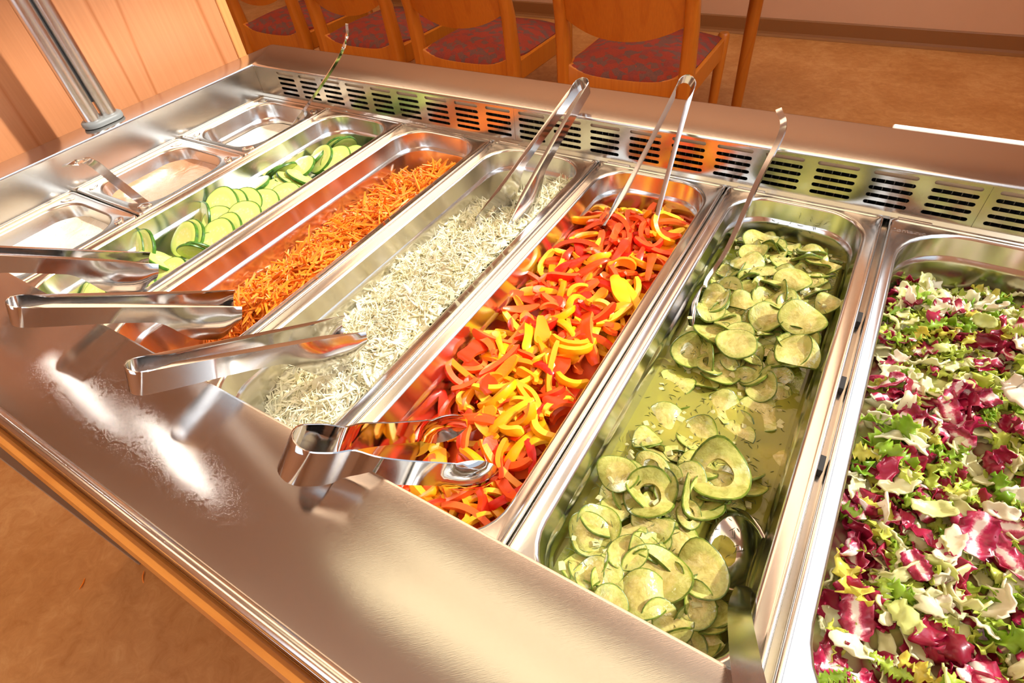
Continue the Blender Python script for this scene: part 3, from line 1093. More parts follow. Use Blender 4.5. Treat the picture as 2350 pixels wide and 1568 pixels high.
def pepper_mesh(rng, colr, kind):
    """arc of pepper wall: outside is skin, inside is flesh"""
    R_ = rng.uniform(0.017, 0.032)
    sweep = {'ring': rng.uniform(3.2, 4.4), 'arc': rng.uniform(1.1, 2.2), 'stick': rng.uniform(0.4, 0.9), 'flat': rng.uniform(0.6, 1.2)}[kind]
    wd = rng.uniform(0.0065, 0.0100)
    th = rng.uniform(0.0032, 0.0048)
    if kind == 'stick':
        R_ = rng.uniform(0.045, 0.075)
    if kind == 'ring':
        R_ = rng.uniform(0.011, 0.016)
    if kind == 'flat':
        R_ = rng.uniform(0.030, 0.045)
        wd = rng.uniform(0.012, 0.018)
    n = 14
    rings = []
    ph = rng.uniform(0, 6)
    ecc = rng.uniform(0.75, 1.2)
    for i in range(n + 1):
        f = i / n
        a = -sweep / 2 + sweep * f
        rr_ = R_ * (1 + 0.07 * math.sin(3 * a + ph))
        e = 1 - 0.7 * abs(2 * f - 1) ** 8
        ww_ = wd * (0.85 + 0.2 * math.sin(f * 5 + ph)) * (0.3 + 0.7 * e)
        tt = th * (0.5 + 0.5 * e)
        c, s = math.cos(a), math.sin(a) * ecc
        zo = 0.0025 * math.sin(2.3 * a + ph)
        rings.append([((rr_ + tt / 2) * c, (rr_ + tt / 2) * s, zo - ww_ / 2), ((rr_ + tt * 0.75) * c, (rr_ + tt * 0.75) * s, zo),
                      ((rr_ + tt / 2) * c, (rr_ + tt / 2) * s, zo + ww_ / 2),
                      ((rr_ - tt / 2) * c, (rr_ - tt / 2) * s, zo + ww_ / 2), ((rr_ - tt * 0.30) * c, (rr_ - tt * 0.30) * s, zo),
                      ((rr_ - tt / 2) * c, (rr_ - tt / 2) * s, zo - ww_ / 2)])
    cx = sum(p[0] for r in rings for p in r) / (6 * len(rings))
    rings = [[(p[0] - cx, p[1], p[2]) for p in r] for r in rings]
    mb = MB()
    mb.loft(rings, cap=True)
    mb.m = [0 if (i % 6) in (0, 1) and i < n * 6 else 1 for i in range(len(mb.f))]
    return mb


pm = {}
for cname in ('red', 'yel'):
    pm[cname] = []
    for k in range(14):
        kind = ('arc', 'stick', 'flat', 'arc', 'stick', 'flat', 'arc', 'ring', 'arc', 'stick', 'flat', 'arc', 'stick', 'arc')[k]
        me = pepper_mesh(rng, cname, kind).mesh('pepper_strip', [M['pep_' + cname], M['pep_' + cname + '_in']], angle=55)
        pm[cname].append((kind, me))
core = pile_mesh('pep_core', p0 + 0.020, p0 + GP - 0.020, -0.014, -0.497, lambda x, y: h_pep(x, y) - 0.027, M['pep_red_in'])
tag(obj('pepper_heap_core', core, M['pep_red_in'], smooth=True), 'dense inside of the pepper strip heap in its pan', 'pepper strips', 'pepper strips', 'stuff')
PEPLAB = {'red': 'glossy red pepper strip in the pepper pan', 'yel': 'yellow orange pepper strip in the pepper pan'}


def put_pepper(x, y, z, cname, q=None, k=None):
    kk = rng.randrange(14) if k is None else k
    kind, me = pm[cname][kk]
    if q is None:
        # lie on the cut edge, or flop onto the skin
        flop = Quaternion((0, 1, 0), rng.gauss(0, 0.3) if kind in ('ring',) or rng.random() < (0.5 if kind == 'arc' else 0.2) else rng.choice((-1, 1)) * rng.uniform(1.0, 1.6))
        q = slope_quat(h_pep, x, y) @ Quaternion((0, 0, 1), rng.uniform(0, 6.28)) @ flop @ Quaternion((1, 0, 0), rng.gauss(0, 0.25))
    o = link('red_pepper_strip' if cname == 'red' else 'yellow_pepper_strip', me, None, (x, y, z), q, rng.uniform(0.95, 1.35))
    return tag(o, PEPLAB[cname], 'pepper strip', 'red pepper strips' if cname == 'red' else 'yellow pepper strips')


for layer, (dz, cnt_) in enumerate(((-0.018, 90), (-0.011, 110), (-0.005, 125), (0.000, 130))):
    c_ = 0
    while c_ < cnt_:
        x, y = rng.uniform(p0 + 0.022, p0 + GP - 0.022), rng.uniform(-0.02, -0.495)
        if not in_pan(x, y, 3, 0.027):
            continue
        v = noise.noise(Vector((x * 16, y * 10, 4.4)))
        put_pepper(x, y, h_pep(x, y) + dz + rng.uniform(-0.002, 0.002), 'yel' if rng.random() < 0.43 + 0.55 * v else 'red')
        c_ += 1


# ---- cucumber slices
def slice_mesh(rng, r, t, mats, wav=0.0, lens=1.0, n=28, hole=False, cut=None):
    mb = MB()
    ph = rng.uniform(0, 6.28)
    fold = rng.uniform(-wav, wav)
    fold2 = rng.uniform(-wav, wav)

    def pz(x, y):
        return fold * x * x / r + fold2 * x * y / r + wav * 0.12 * r * math.sin(3 * math.atan2(y, x) + ph) * (x * x + y * y) / (r * r)
    rr_ = [r * (1 + 0.02 * math.sin(3 * a + ph) + 0.012 * math.sin(5 * a)) for a in [2 * math.pi * k / n for k in range(n)]]
    angs = [2 * math.pi * k / n for k in range(n)]
    span = range(n)

    def ring(s, z):
        out_ = []
        for k in span:
            x, y = rr_[k] * s * math.cos(angs[k]), rr_[k] * s * math.sin(angs[k]) * lens
            if cut is not None and x > cut * r:
                x = cut * r
            out_.append((x, y, z + pz(x, y)))
        return out_
    s0 = 0.45 if hole else 0.0
    tops = [ring(s, t / 2) for s in ([s0, 0.62, 0.80, 0.93] if hole else [0.08, 0.4, 0.7, 0.945])]
    side = [ring(0.985, t / 2 - 0.0004), ring(1.0, 0), ring(0.985, -t / 2 + 0.0004)]
    bots = [ring(s, -t / 2) for s in ([0.93, 0.80, 0.62, s0] if hole else [0.945, 0.7, 0.4, 0.08])]
    rings = tops + side + bots
    nr = len(rings)
    if hole:
        rings = rings + [rings[0]]
    mb.loft(rings, cap=not hole)
    mats_idx = []
    for k in range(len(rings) - 1):
        m_ = 1 if len(tops) - 1 <= k <= len(tops) + len(side) - 1 else 0
        mats_idx += [m_] * n
    mats_idx += [0] * (len(mb.f) - len(mats_idx))
    mb.m = mats_idx
    # flip so the top faces up
    mb.f = [tuple(reversed(f)) for f in mb.f]
    return mb.mesh('slice', mats, angle=50)


rng = random.Random(21)
cuc = [slice_mesh(rng, 0.0262, 0.0042, [M['cuc_flesh'], M['cuc_skin']], 0.03, rng.uniform(0.92, 1.0)) for _ in range(6)]


def place_slice(me, name, u, v, z, tilt, az, sc, label, cat, group):
    p = at(u, v, z=z)
    n = Vector((math.sin(tilt) * math.cos(az), math.sin(tilt) * math.sin(az), math.cos(tilt)))
    q = Vector((0, 0, 1)).rotation_difference(n) @ Quaternion((0, 0, 1), rng.uniform(0, 6.28))
    o = link(name, me, None, p, q, sc)
    return tag(o, label, cat, group)


D = math.radians
# (px, py, z, tilt, azimuth the cut face leans to, scale)
cuc_list = [
    (790, 338, -0.034, 60, 150, 0.9), (775, 340, -0.036, 65, 150, 0.9), (720, 362, -0.032, 28, 210, 0.95), (736, 366, -0.030, 35, 250, 1.0), (772, 368, -0.028, 30, 280, 1.0),
    (812, 362, -0.030, 30, 290, 0.85), (690, 386, -0.032, 20, 250, 1.0), (640, 397, -0.036, 45, 160, 0.9), (652, 394, -0.034, 48, 165, 0.9), (672, 415, -0.030, 40, 60, 0.9),
    (690, 408, -0.031, 40, 60, 0.9), (660, 420, -0.033, 40, 60, 0.85), (582, 428, -0.026, 14, 200, 1.05), (640, 440, -0.030, 30, 300, 0.95), (655, 452, -0.028, 25, 300, 0.95),
    (510, 473, -0.024, 42, 290, 1.05), (535, 475, -0.027, 42, 290, 1.0), (565, 470, -0.030, 40, 290, 1.0), (605, 470, -0.030, 32, 290, 1.0), (470, 500, -0.034, 60, 250, 0.9),
    (500, 512, -0.034, 35, 290, 1.0), (560, 500, -0.028, 30, 300, 1.0), (330, 572, -0.026, 50, 265, 1.05), (310, 572, -0.030, 52, 262, 1.0), (424, 550, -0.026, 40, 265, 1.0),
    (440, 545, -0.029, 40, 265, 1.0), (500, 545, -0.026, 35, 280, 1.05), (520, 530, -0.030, 35, 280, 1.0), (360, 600, -0.036, 40, 60, 0.95), (385, 603, -0.034, 45, 70, 0.95),
    (445, 580, -0.030, 65, 120, 0.8), (460, 576, -0.030, 65, 120, 0.8), (300, 655, -0.030, 35, 285, 1.05), (320, 668, -0.034, 35, 285, 1.0), (218, 684, -0.036, 35, 265, 0.95),
    (245, 690, -0.040, 30, 265, 0.95), (190, 688, -0.044, 35, 265, 0.9), (395, 628, -0.034, 30, 280, 0.9), (270, 640, -0.046, 30, 280, 1.0), (480, 575, -0.036, 30, 290, 1.0),
]
for i, (u, v, z, tl_, az, sc) in enumerate(cuc_list):
    place_slice(cuc[i % 6], 'cucumber_slice', u, v, z, D(tl_), D(az), sc,
                'round green cucumber slice lying on top in the cucumber pan', 'cucumber slice', 'fresh cucumber slices')
cnt = 0
while cnt < 70:
    x, y = rng.uniform(0.045, GP - 0.04), rng.uniform(-0.045, -0.465)
    if not in_pan(x, y, 0, 0.044):
        continue
    u_ = (x - 0.02) / 0.12
    z = -0.088 + 0.034 * u_ + rng.uniform(0, 0.010)
    n_ = Vector((rng.gauss(-0.15, 0.25), rng.gauss(0, 0.3), 1)).normalized()
    o = link('cucumber_slice', cuc[cnt % 6], None, (x, y, z), Vector((0, 0, 1)).rotation_difference(n_) @ Quaternion((0, 0, 1), rng.uniform(0, 6)), rng.uniform(0.85, 1.0))
    tag(o, 'round green cucumber slice lower down in the cucumber pan', 'cucumber slice', 'fresh cucumber slices')
    cnt += 1

# ---- pickled cucumber
rng = random.Random(31)
q0 = GP * 4
BRINE = -0.047


def h_pic(x, y):
    u = (x - q0) / GP
    far = (1 - smoothstep(-0.215, -0.275, y)) * smoothstep(-0.012, -0.06, y)
    near = smoothstep(-0.32, -0.37, y) * (1 - 0.8 * smoothstep(0.72, 0.92, u)) * (1 - 0.7 * (smoothstep(-0.45, -0.50, y) * smoothstep(0.5, 0.8, u)))
    z = -0.056 - 0.012 * math.exp(-((x - q0 - 0.118) ** 2 + (y + 0.415) ** 2) / 0.0009) + (0.030 + 0.008 * noise.noise(Vector((x * 30, y * 30, 2)))) * max(far * (0.80 + 0.40 * u), near * 0.78)
    return z


mb = pile_mesh('pic_core', q0 + 0.024, q0 + GP - 0.024, -0.02, -0.492, lambda x, y: h_pic(x, y) - 0.014, M['pic_flesh'])
tag(obj('pickle_heap_core', mb, M['pic_flesh'], smooth=True), 'dense heap of pickled cucumber below the brine', 'pickled cucumber', 'pickled cucumber slices', 'stuff')
br = MB()
br.loft([rrect(q0 + 0.0245 - 0.0012, q0 + GP - 0.0245 + 0.0012, -0.4935, -0.0165, 0.036, BRINE, 8)])
br.v = rrect(q0 + 0.0205, q0 + GP - 0.0205, PY - 0.523 + 0.0162, PY - 0.0162, 0.038, BRINE, 8)
br.f = [tuple(range(len(br.v)))]
br.m = [0]
tag(obj('brine', br, M['brine']), 'yellow green dill brine around the pickled cucumber', 'brine', kind='stuff')
BOWL = at(1686, 1258, z=-0.036)


def near_bowl(x, y, r=0.030):
    return (x - BOWL.x) ** 2 + (y - BOWL.y) ** 2 < r * r


pic = []
for k in range(14):
    pic.append(slice_mesh(rng, 0.0225, rng.uniform(0.0022, 0.0034), [M['pic_flesh'], M['pic_skin']], 0.62, rng.uniform(0.78, 1.0), 26,
                          hole=(k in (3, 9)), cut=(rng.uniform(0.0, 0.5) if k in (2, 5, 8, 11, 13) else None)))
picked = [  # large slices one can pick out in the photograph: px, py, height over the heap, tilt, azimuth, scale, variant
    (1728, 580, 0.006, 15, 250, 0.8, 0), (1860, 590, 0.004, 20, 250, 1.0, 1), (1715, 600, 0.006, 12, 240, 0.95, 1), (1820, 640, 0.010, 12, 260, 1.0, 4), (1905, 610, 0.004, 30, 220, 0.7, 2),
    (1640, 690, 0.004, 25, 240, 0.9, 0), (1700, 700, 0.004, 20, 230, 0.9, 2), (1760, 730, 0.004, 20, 250, 0.85, 6), (1840, 735, 0.006, 20, 260, 1.1, 7), (1690, 790, 0.005, 18, 260, 0.95, 10),
    (1830, 815, 0.004, 20, 280, 1.1, 5), (1900, 700, 0.004, 25, 210, 0.7, 12), (1650, 850, 0.001, 4, 250, 1.1, 0), (1550, 880, 0.001, 8, 240, 0.95, 5), (1650, 940, 0.001, 8, 250, 1.1, 2),
    (1750, 950, 0.001, 6, 250, 1.15, 5), (1520, 970, 0.006, 15, 250, 1.2, 1), (1600, 1000, 0.003, 12, 260, 0.9, 6), (1690, 1000, 0.002, 10, 250, 0.9, 8), (1775, 1050, 0.001, 12, 200, 1.0, 4),
    (1495, 1070, 0.006, 20, 260, 0.75, 3), (1490, 1140, 0.006, 15, 260, 1.05, 9), (1650, 1090, 0.008, 15, 280, 1.25, 9), (1580, 1110, 0.005, 25, 250, 0.9, 11), (1420, 1090, 0.005, 25, 240, 0.9, 7),
    (1580, 1180, 0.006, 20, 260, 0.6, 3), (1350, 1220, 0.005, 22, 270, 0.85, 4), (1375, 1210, 0.002, 20, 270, 0.85, 6), (1500, 1190, 0.003, 18, 260, 1.0, 8), (1560, 1230, 0.002, 25, 250, 0.9, 2),
    (1505, 1320, 0.005, 12, 270, 1.25, 0), (1472, 1365, 0.009, 10, 270, 1.0, 1), (1612, 1312, 0.010, 14, 250, 1.05, 7), (1370, 1320, 0.004, 20, 270, 0.8, 2), (1440, 1270, 0.004, 12, 270, 0.75, 10),
    (1630, 1430, 0.002, 25, 150, 0.65, 12), (1590, 1390, 0.002, 20, 250, 0.8, 6), (1400, 1390, 0.004, 18, 280, 0.7, 13), (1545, 1420, 0.004, 15, 280, 0.85, 8), (1610, 1460, 0.001, 15, 280, 0.8, 5),
]
def pic_label(k, y, where):
    shape = 'ring shaped' if k in (3, 9) else ('cut off' if k in (2, 5, 8, 11, 13) else 'round')
    place = 'far heap by the leaning spoon' if y > -0.27 else ('open brine between the two heaps' if y > -0.34 else 'near heap')
    return '%s olive pickled cucumber slice %s the %s' % (shape, where, place)


for (u, v, dz, tl_, az, sc, k) in picked:
    sc *= 0.86
    p = at(u, v, z=-0.035)
    zz = max(h_pic(p.x, p.y) + dz, BRINE - 0.001)
    place_slice(pic[k], 'pickled_cucumber_slice', u, v, zz, D(tl_), D(az), sc,
                pic_label(k, p.y, 'on top of' if p.y > -0.27 or p.y <= -0.34 else 'floating in'), 'pickled slice', 'pickled cucumber slices')
cnt = 0
while cnt < 250:
    x, y = rng.uniform(q0 + 0.03, q0 + GP - 0.03), rng.uniform(-0.03, -0.485)
    if not in_pan(x, y, 4, 0.037) or (h_pic(x, y) < BRINE and rng.random() < 0.75) or near_bowl(x, y, 0.040):
        continue
    z = h_pic(x, y) + rng.uniform(-0.007, 0.003)
    q = slope_quat(h_pic, x, y, 0.012) @ Vector((0, 0, 1)).rotation_difference(Vector((rng.gauss(0, 0.28), rng.gauss(0, 0.28), 1)).normalized()) @ Quaternion((0, 0, 1), rng.uniform(0, 6))
    kv = rng.randrange(14)
    o = link('pickled_cucumber_slice', pic[kv], None, (x, y, z), q, rng.uniform(0.5, 0.88))
    tag(o, pic_label(kv, y, 'lower in'), 'pickled slice', 'pickled cucumber slices')
    cnt += 1
onion = []
for k in range(6):
    mb = MB()
    s = [rng.uniform(0.0014, 0.0030) for _ in range(3)]
    mb.bbox(-s[0], s[0], -s[1], s[1], -0.0010, 0.0010, 0.0004)
    mb.v = [(x + rng.uniform(-1, 1) * 0.0007, y + rng.uniform(-1, 1) * 0.0007, z) for x, y, z in mb.v]
    onion.append(mb.mesh('onion_piece', M['onion'], smooth=False))
cnt = 0
while cnt < 170:
    x, y = rng.uniform(q0 + 0.026, q0 + GP - 0.026), rng.uniform(-0.022, -0.488)
    if not in_pan(x, y, 4, 0.027) or near_bowl(x, y):
        continue
    z = max(h_pic(x, y) + rng.uniform(-0.002, 0.004), BRINE - 0.0005)
    q = Quaternion((rng.gauss(0, 1), rng.gauss(0, 1), rng.gauss(0, 1), rng.gauss(0, 1))).normalized()
    q = Quaternion((0, 0, 1), rng.uniform(0, 6)) @ Quaternion((1, 0, 0), rng.gauss(0, 0.4))
    tag(link('onion_piece', onion[rng.randrange(6)], None, (x, y, z), q, rng.uniform(0.6, 1.15)), 'tiny translucent onion piece in the pickled cucumber', 'onion piece', 'chopped onion pieces')
    cnt += 1
dv = [strip_mesh('d', None, rng, rng.uniform(0.003, 0.007), 0.0004, 0.0004, rng.uniform(-1, 1), 0.2, 3) for _ in range(6)]
pl = []
while len(pl) < 900:
    x, y = rng.uniform(q0 + 0.024, q0 + GP - 0.024), rng.uniform(-0.020, -0.490)
    if not in_pan(x, y, 4, 0.024):
        continue
    z = max(h_pic(x, y) + rng.uniform(-0.001, 0.006), BRINE + 0.0004)
    pl.append((rng.randrange(6), xform((x, y, z), Quaternion((0, 0, 1), rng.uniform(0, 6.28)) @ Quaternion((0, 1, 0), rng.gauss(0, 0.15)))))
for k in range(26):     # flecks stuck to the far wall of the pan
    xx = rng.uniform(q0 + 0.035, q0 + GP - 0.035)
    pl.append((rng.randrange(6), xform((xx, -0.0095, rng.uniform(-0.040, -0.014)), Quaternion((1, 0, 0), 1.5) @ Quaternion((0, 0, 1), rng.uniform(0, 6.28)))))
tag(merged('dill_flecks', dv, pl, M['dill']), 'fine dark dill flecks scattered over the pickled cucumber', 'dill', kind='stuff')

# ---- leaf salad
rng = random.Random(41)
l0 = GP * 5 + 0.0045


def h_sal(x, y):
    z = -0.024 + 0.010 * noise.noise(Vector((x * 17, y * 17, 5.2))) + 0.006 * smoothstep(0.0, 0.15, x - l0 - 0.02)
    z -= 0.026 * (1 - smoothstep(-0.02, -0.11, y))
    z -= 0.012 * (1 - smoothstep(0.015, 0.06, x - l0))
    return z


def leaf(rng, L, Wd, curl, roll, ruff, jag, nx=7, ny=10, thick=0.0006, pw=0.6, crump=0.0):
    sd_ = rng.uniform(0, 50)
    vs, fs = [], []
    ph = rng.uniform(0, 6.28)
    ph2 = rng.uniform(0, 6.28)
    jg = [rng.uniform(1 - jag, 1.0) if j % 2 else rng.uniform(1, 1 + jag * 0.6) for j in range(ny + 1)]
    jg2 = [rng.uniform(1 - jag, 1.0) if j % 2 == 0 else rng.uniform(1, 1 + jag * 0.6) for j in range(ny + 1)]
    for j in range(ny + 1):
        f = j / ny
        y = 0.0
        prof_ = (math.sin(math.pi * (0.12 + 0.76 * f)) ** pw)
        for i in range(nx + 1):
            s = 2 * i / nx - 1
            e = abs(s)
            jj = (jg[j] if s < 0 else jg2[j]) if e > 0.6 else 1.0
            w = Wd / 2 * prof_ * s * jj
            l = (f - 0.5) * L * (1 - 0.08 * math.sin(3 * s + ph))
            a = roll * s
            z = curl * (l * l) / L + Wd * 0.25 * roll * s * s + ruff * e ** 2 * math.sin(f * 15 + ph + (3 if s > 0 else 0))
            z += 0.0015 * math.sin(l * 240 + ph2) * (1 - e)
            z += crump * noise.noise(Vector((l * 150, w * 150, sd_)))
            l += crump * 0.8 * noise.noise(Vector((l * 170 + 9, w * 170, sd_)))
            vs.append((l, w, z))
    for j in range(ny):
        for i in range(nx):
            k = j * (nx + 1) + i
            fs.append((k, k + 1, k + nx + 2, k + nx + 1))
    V, F = thicken(vs, [tuple(reversed(f)) for f in fs], thick)
    mb = MB()
    mb.add(V, F)
    return mb


def chunk(rng, L, Wd, th, bend):
    """pale rib piece, thicker than a leaf"""
    return leaf(rng, L, Wd, bend, rng.uniform(-0.7, 0.7), 0.0012, 0.22, 7, 9, th, rng.uniform(0.1, 0.5), 0.0032)


kinds = {'radicchio': [], 'iceberg': [], 'frisee': []}
for k in range(10):
    mb = leaf(rng, rng.uniform(0.018, 0.034), rng.uniform(0.010, 0.020), rng.uniform(-12, 12) * 0.05, rng.uniform(-0.9, 0.9), 0.0026, 0.22, 7, 10, 0.0006, rng.uniform(0.15, 0.6), 0.0035)
    kinds['radicchio'].append(mb.mesh('radicchio_piece', M['radicchio_rib'] if k % 2 else M['radicchio'], smooth=True))
for k in range(12):
    mb = chunk(rng, rng.uniform(0.014, 0.032), rng.uniform(0.007, 0.017), rng.uniform(0.0007, 0.0016), rng.uniform(-0.9, 0.9))
    kinds['iceberg'].append(mb.mesh('lettuce_piece', M['iceberg'], smooth=True))
for k in range(12):
    mb = leaf(rng, rng.uniform(0.022, 0.042), rng.uniform(0.008, 0.018), rng.uniform(-0.6, 0.6), rng.uniform(-0.8, 0.8), rng.uniform(0.003, 0.0055), 0.85, 6, 18)
    kinds['frisee'].append(mb.mesh('frisee_piece', M['frisee'], smooth=True))
SL = {'radicchio': ('dark red radicchio leaf piece in the mixed salad', 'radicchio', 'radicchio pieces'),
      'iceberg': ('pale crisp lettuce piece in the mixed salad', 'lettuce', 'pale lettuce pieces'),
      'frisee': ('curly green frisee leaf piece in the mixed salad', 'frisee', 'frisee pieces')}
mb = pile_mesh('sal_core', l0 + 0.022, l0 + 0.325 - 0.022, -0.018, -0.495, lambda x, y: h_sal(x, y) - 0.016, M['salad_bed'], n=(40, 70), rough=0.006)
tag(obj('salad_heap_core', mb, M['salad_bed'], smooth=True), 'dense inside of the mixed leaf salad heap', 'leaf salad', 'mixed salad leaves', 'stuff')
XS1 = 1.12       # right end of what the photograph shows
raw = {}
for kd in kinds:
    raw[kd] = []
    for me in kinds[kd]:
        m_ = MB()
        m_.v = [tuple(v.co) for v in me.vertices]
        m_.f = [tuple(p.vertices) for p in me.polygons]
        raw[kd].append(m_)
for kd, cnt_, txt in (('iceberg', 420, 'pale lettuce pieces packed below the top of the salad'), ('frisee', 330, 'green frisee pieces packed below the top of the salad'), ('radicchio', 230, 'radicchio pieces packed below the top of the salad')):
    pl = []
    while len(pl) < cnt_:
        x, y = rng.uniform(l0 + 0.02, l0 + 0.305), rng.uniform(-0.02, -0.495)
        if not in_pan(x, y, 5, 0.026, 0.325, l0):
            continue
        q = Quaternion((0, 0, 1), rng.uniform(0, 6.28)) @ Quaternion((1, 0, 0), rng.gauss(0, 0.6)) @ Quaternion((0, 1, 0), rng.gauss(0, 0.4))
        pl.append((rng.randrange(len(raw[kd])), xform((x, y, h_sal(x, y) - rng.uniform(0.006, 0.014)), q, rng.uniform(0.7, 1.1))))
    o = merged('packed_' + kd, raw[kd], pl, M[kd])
    o.data.polygons.foreach_set('use_smooth', [True] * len(o.data.polygons))
    tag(o, txt, SL[kd][1], SL[kd][2], 'stuff')
for dz, cnt_ in ((-0.006, 240), (-0.002, 270), (0.002, 300)):
    c_ = 0
    while c_ < cnt_:
        x, y = rng.uniform(l0 + 0.02, XS1), rng.uniform(-0.02, -0.495)
        if not in_pan(x, y, 5, 0.024, 0.325, l0):
            continue
        r_ = rng.random()
        v = noise.noise(Vector((x * 22, y * 22, 9)))
        kd = 'radicchio' if r_ < 0.27 + 0.22 * v else ('frisee' if r_ < 0.625 else 'iceberg')
        q = slope_quat(h_sal, x, y, 0.01) @ Quaternion((0, 0, 1), rng.uniform(0, 6.28)) @ Quaternion((1, 0, 0), rng.gauss(0, 0.6)) @ Quaternion((0, 1, 0), rng.gauss(0, 0.4))
        o = link(kd + '_piece', kinds[kd][rng.randrange(len(kinds[kd]))], None, (x, y, h_sal(x, y) + dz + rng.uniform(-0.002, 0.004)), q, rng.uniform(0.6, 1.15))
        tag(o, *SL[kd])
        c_ += 1


# ------------------------------------------------------------------ tongs, spoons, ladles
def tongs(name, bend, tip, spread_dir, label, group, r_b=0.008, s_tip=0.018, w_b=0.020, w_mid=0.017, w_tip=0.030, flange=0.005,
          t0=0.95, thick=0.0011, mat=None, slots=True, top0=0.010, pinch=0.0, spoon=False, wave=0.0):
    bend, tip = Vector(bend), Vector(tip)
    a = (tip - bend)
    L = a.length
    a.normalize()
    s = Vector(spread_dir)
    s = (s - a * s.dot(a)).normalized()
    n = s.cross(a).normalized()
    if n.z < 0:
        n = -n
    path = []        # (point, outward normal, t along arm)
    na = 34
    lead = r_b
    for i in range(na + 1):          # arm + from tip to bend
        t = 1 - i / na
        off = r_b + (s_tip - r_b) * t ** 1.1 - pinch * math.exp(-((t - 0.17) / 0.07) ** 2) + wave * math.sin(t * 9)
        path.append((bend + a * (lead + (L - lead) * t) + s * off, s.copy(), t))
    for i in range(1, 14):
        an = math.pi / 2 + math.pi * i / 14
        d = a * math.cos(an) + s * math.sin(an)
        path.append((bend + a * lead + d * r_b, d, 0.0))
    for i in range(na + 1):
        t = i / na
        off = r_b + (s_tip - r_b) * t ** 1.1 - pinch * math.exp(-((t - 0.17) / 0.07) ** 2) + wave * math.sin(t * 9)
        path.append((bend + a * (lead + (L - lead) * t) - s * off, -s, t))
    nc = 9
    vs, fs = [], []
    for (p, m_, t) in path:
        if spoon:
            low = hi = w_b * (1 - 0.22 * smoothstep(0.10, 0.5, t)) * 0.5
            if t > 0.66:
                k = (t - 0.66) / 0.34
                neck = hi * (1 - smoothstep(0.10, 0.5, k))
                low = hi = max(neck, w_tip * 0.5 * math.sqrt(max(0.0, 1 - (2 * k - 1) ** 2)), 0.0012)
            fl = 0.0
        else:
            hi = top0
            w = w_b + (w_mid - w_b) * smoothstep(0.0, 0.45, t) + (w_tip - w_mid) * smoothstep(0.55, 0.80, t)
            k = smoothstep(0.86, 1.0, t)
            w = w * (1 - 0.55 * k * k)
            low = w - hi
            fl = flange * smoothstep(0.02, 0.12, t) * (1 - smoothstep(0.75, 1.0, t))
        cup = 0.0
        row = [p + n * hi - m_ * fl, p + n * hi - m_ * (fl * 0.35)]
        for c in range(nc - 2):
            f = c / (nc - 3)
            z = hi - (hi + low) * f
            bow = 0.0
            if spoon:
                bow = 0.007 * math.sin(math.pi * min(1, max(0, (t - 0.66) / 0.34))) * (1 - (2 * f - 1) ** 2)
            else:
                bow = 0.004 * smoothstep(0.60, 0.80, t) * math.sin(math.pi * f) - 0.0015 * f
            row.append(p + n * z + m_ * bow)
        vs += row
    for j in range(len(path) - 1):
        tt = 0.5 * (path[j][2] + path[j + 1][2])
        for i in range(nc - 1):
            if slots and 0.84 < tt < 0.955 and i in (4, 6):
                continue
            k = j * nc + i
            fs.append((k, k + 1, k + nc + 1, k + nc))
    V, F = thicken(vs, fs, thick)
    base = empty(name, tuple(bend))
    nv = len(vs)
    cut = ((0, na, 'arm'), (na, na + 14, 'grip_bend'), (na + 14, len(path) - 1, 'arm'))
    V = [Vector(v_) - bend for v_ in V]
    for lo, hi_, pname in cut:
        sel = [f for f in F if lo <= sum((i % nv) // nc for i in f) / len(f) < hi_]
        used = sorted({i for f in sel for i in f})
        idx = {i: k for k, i in enumerate(used)}
        mb = MB()
        mb.add([V[i] for i in used], [tuple(idx[i] for i in f) for f in sel])
        obj(pname, mb, mat or M['tong'], base, angle=40)
    return tag(base, label, 'tongs', group)


TG = 'serving tongs'
up = Vector((0, 0, 1))


def near_tongs(bu, bv, bz, tu, tv, tz, label, **kw):
    B, T = at(bu, bv, z=bz), at(tu, tv, z=tz)
    a = (T - B).normalized()
    s = up.cross(a)
    return tongs('serving_tongs', B, T, s, label, TG, **kw)


B1, T1 = at(0, 598, z=0.078), at(352, 612, z=0.010)
d1 = (B1 - T1)
tongs('serving_tongs', T1 + d1 * 1.45, T1, up.cross(-d1), 'steel tongs reaching into the cucumber pan, cut off at the left', TG, s_tip=0.016, r_b=0.010, w_tip=0.038, slots=False)
near_tongs(16, 716, 0.090, 545, 705, 0.012, 'steel tongs reaching into the shredded carrot over the counter edge', s_tip=0.016, r_b=0.010, w_tip=0.038, slots=False)
near_tongs(290, 872, 0.090, 812, 765, 0.012, 'steel tongs reaching into the near end of the shredded cabbage', s_tip=0.017, r_b=0.010, w_tip=0.038, slots=False)
near_tongs(655, 1045, 0.082, 1105, 1035, -0.008, 'mirror bright flat tongs with spoon tips in the pepper pan', r_b=0.0125, s_tip=0.027, w_b=0.028, w_tip=0.030, mat=M['mirror'],
           slots=False, spoon=True, pinch=0.004, thick=0.0013)
# tongs standing at the far side, leaning on the vent edge
for (tu, tv, tz, cu, cv, bu, bv, lab) in (
        (1132, 522, -0.010, 0.040, 0.50, 1345, 190, 'steel tongs leaning on the vent edge over the cabbage'),
        (1440, 540, -0.022, 0.030, 0.10, 1580, 180, 'steel tongs leaning on the vent edge over the peppers')):
    T = at(tu, tv, z=tz)
    B = at(bu, bv, y=cu)
    tc = (Vector(CAM) - B).normalized()
    sdir = Vector(RC[0]) * 0.9 + tc * cv
    tongs('serving_tongs', B, T, sdir, lab, TG, s_tip=0.028 if tu > 1300 else 0.023, r_b=0.0095, w_b=0.016, w_mid=0.014, w_tip=0.044, top0=0.008)


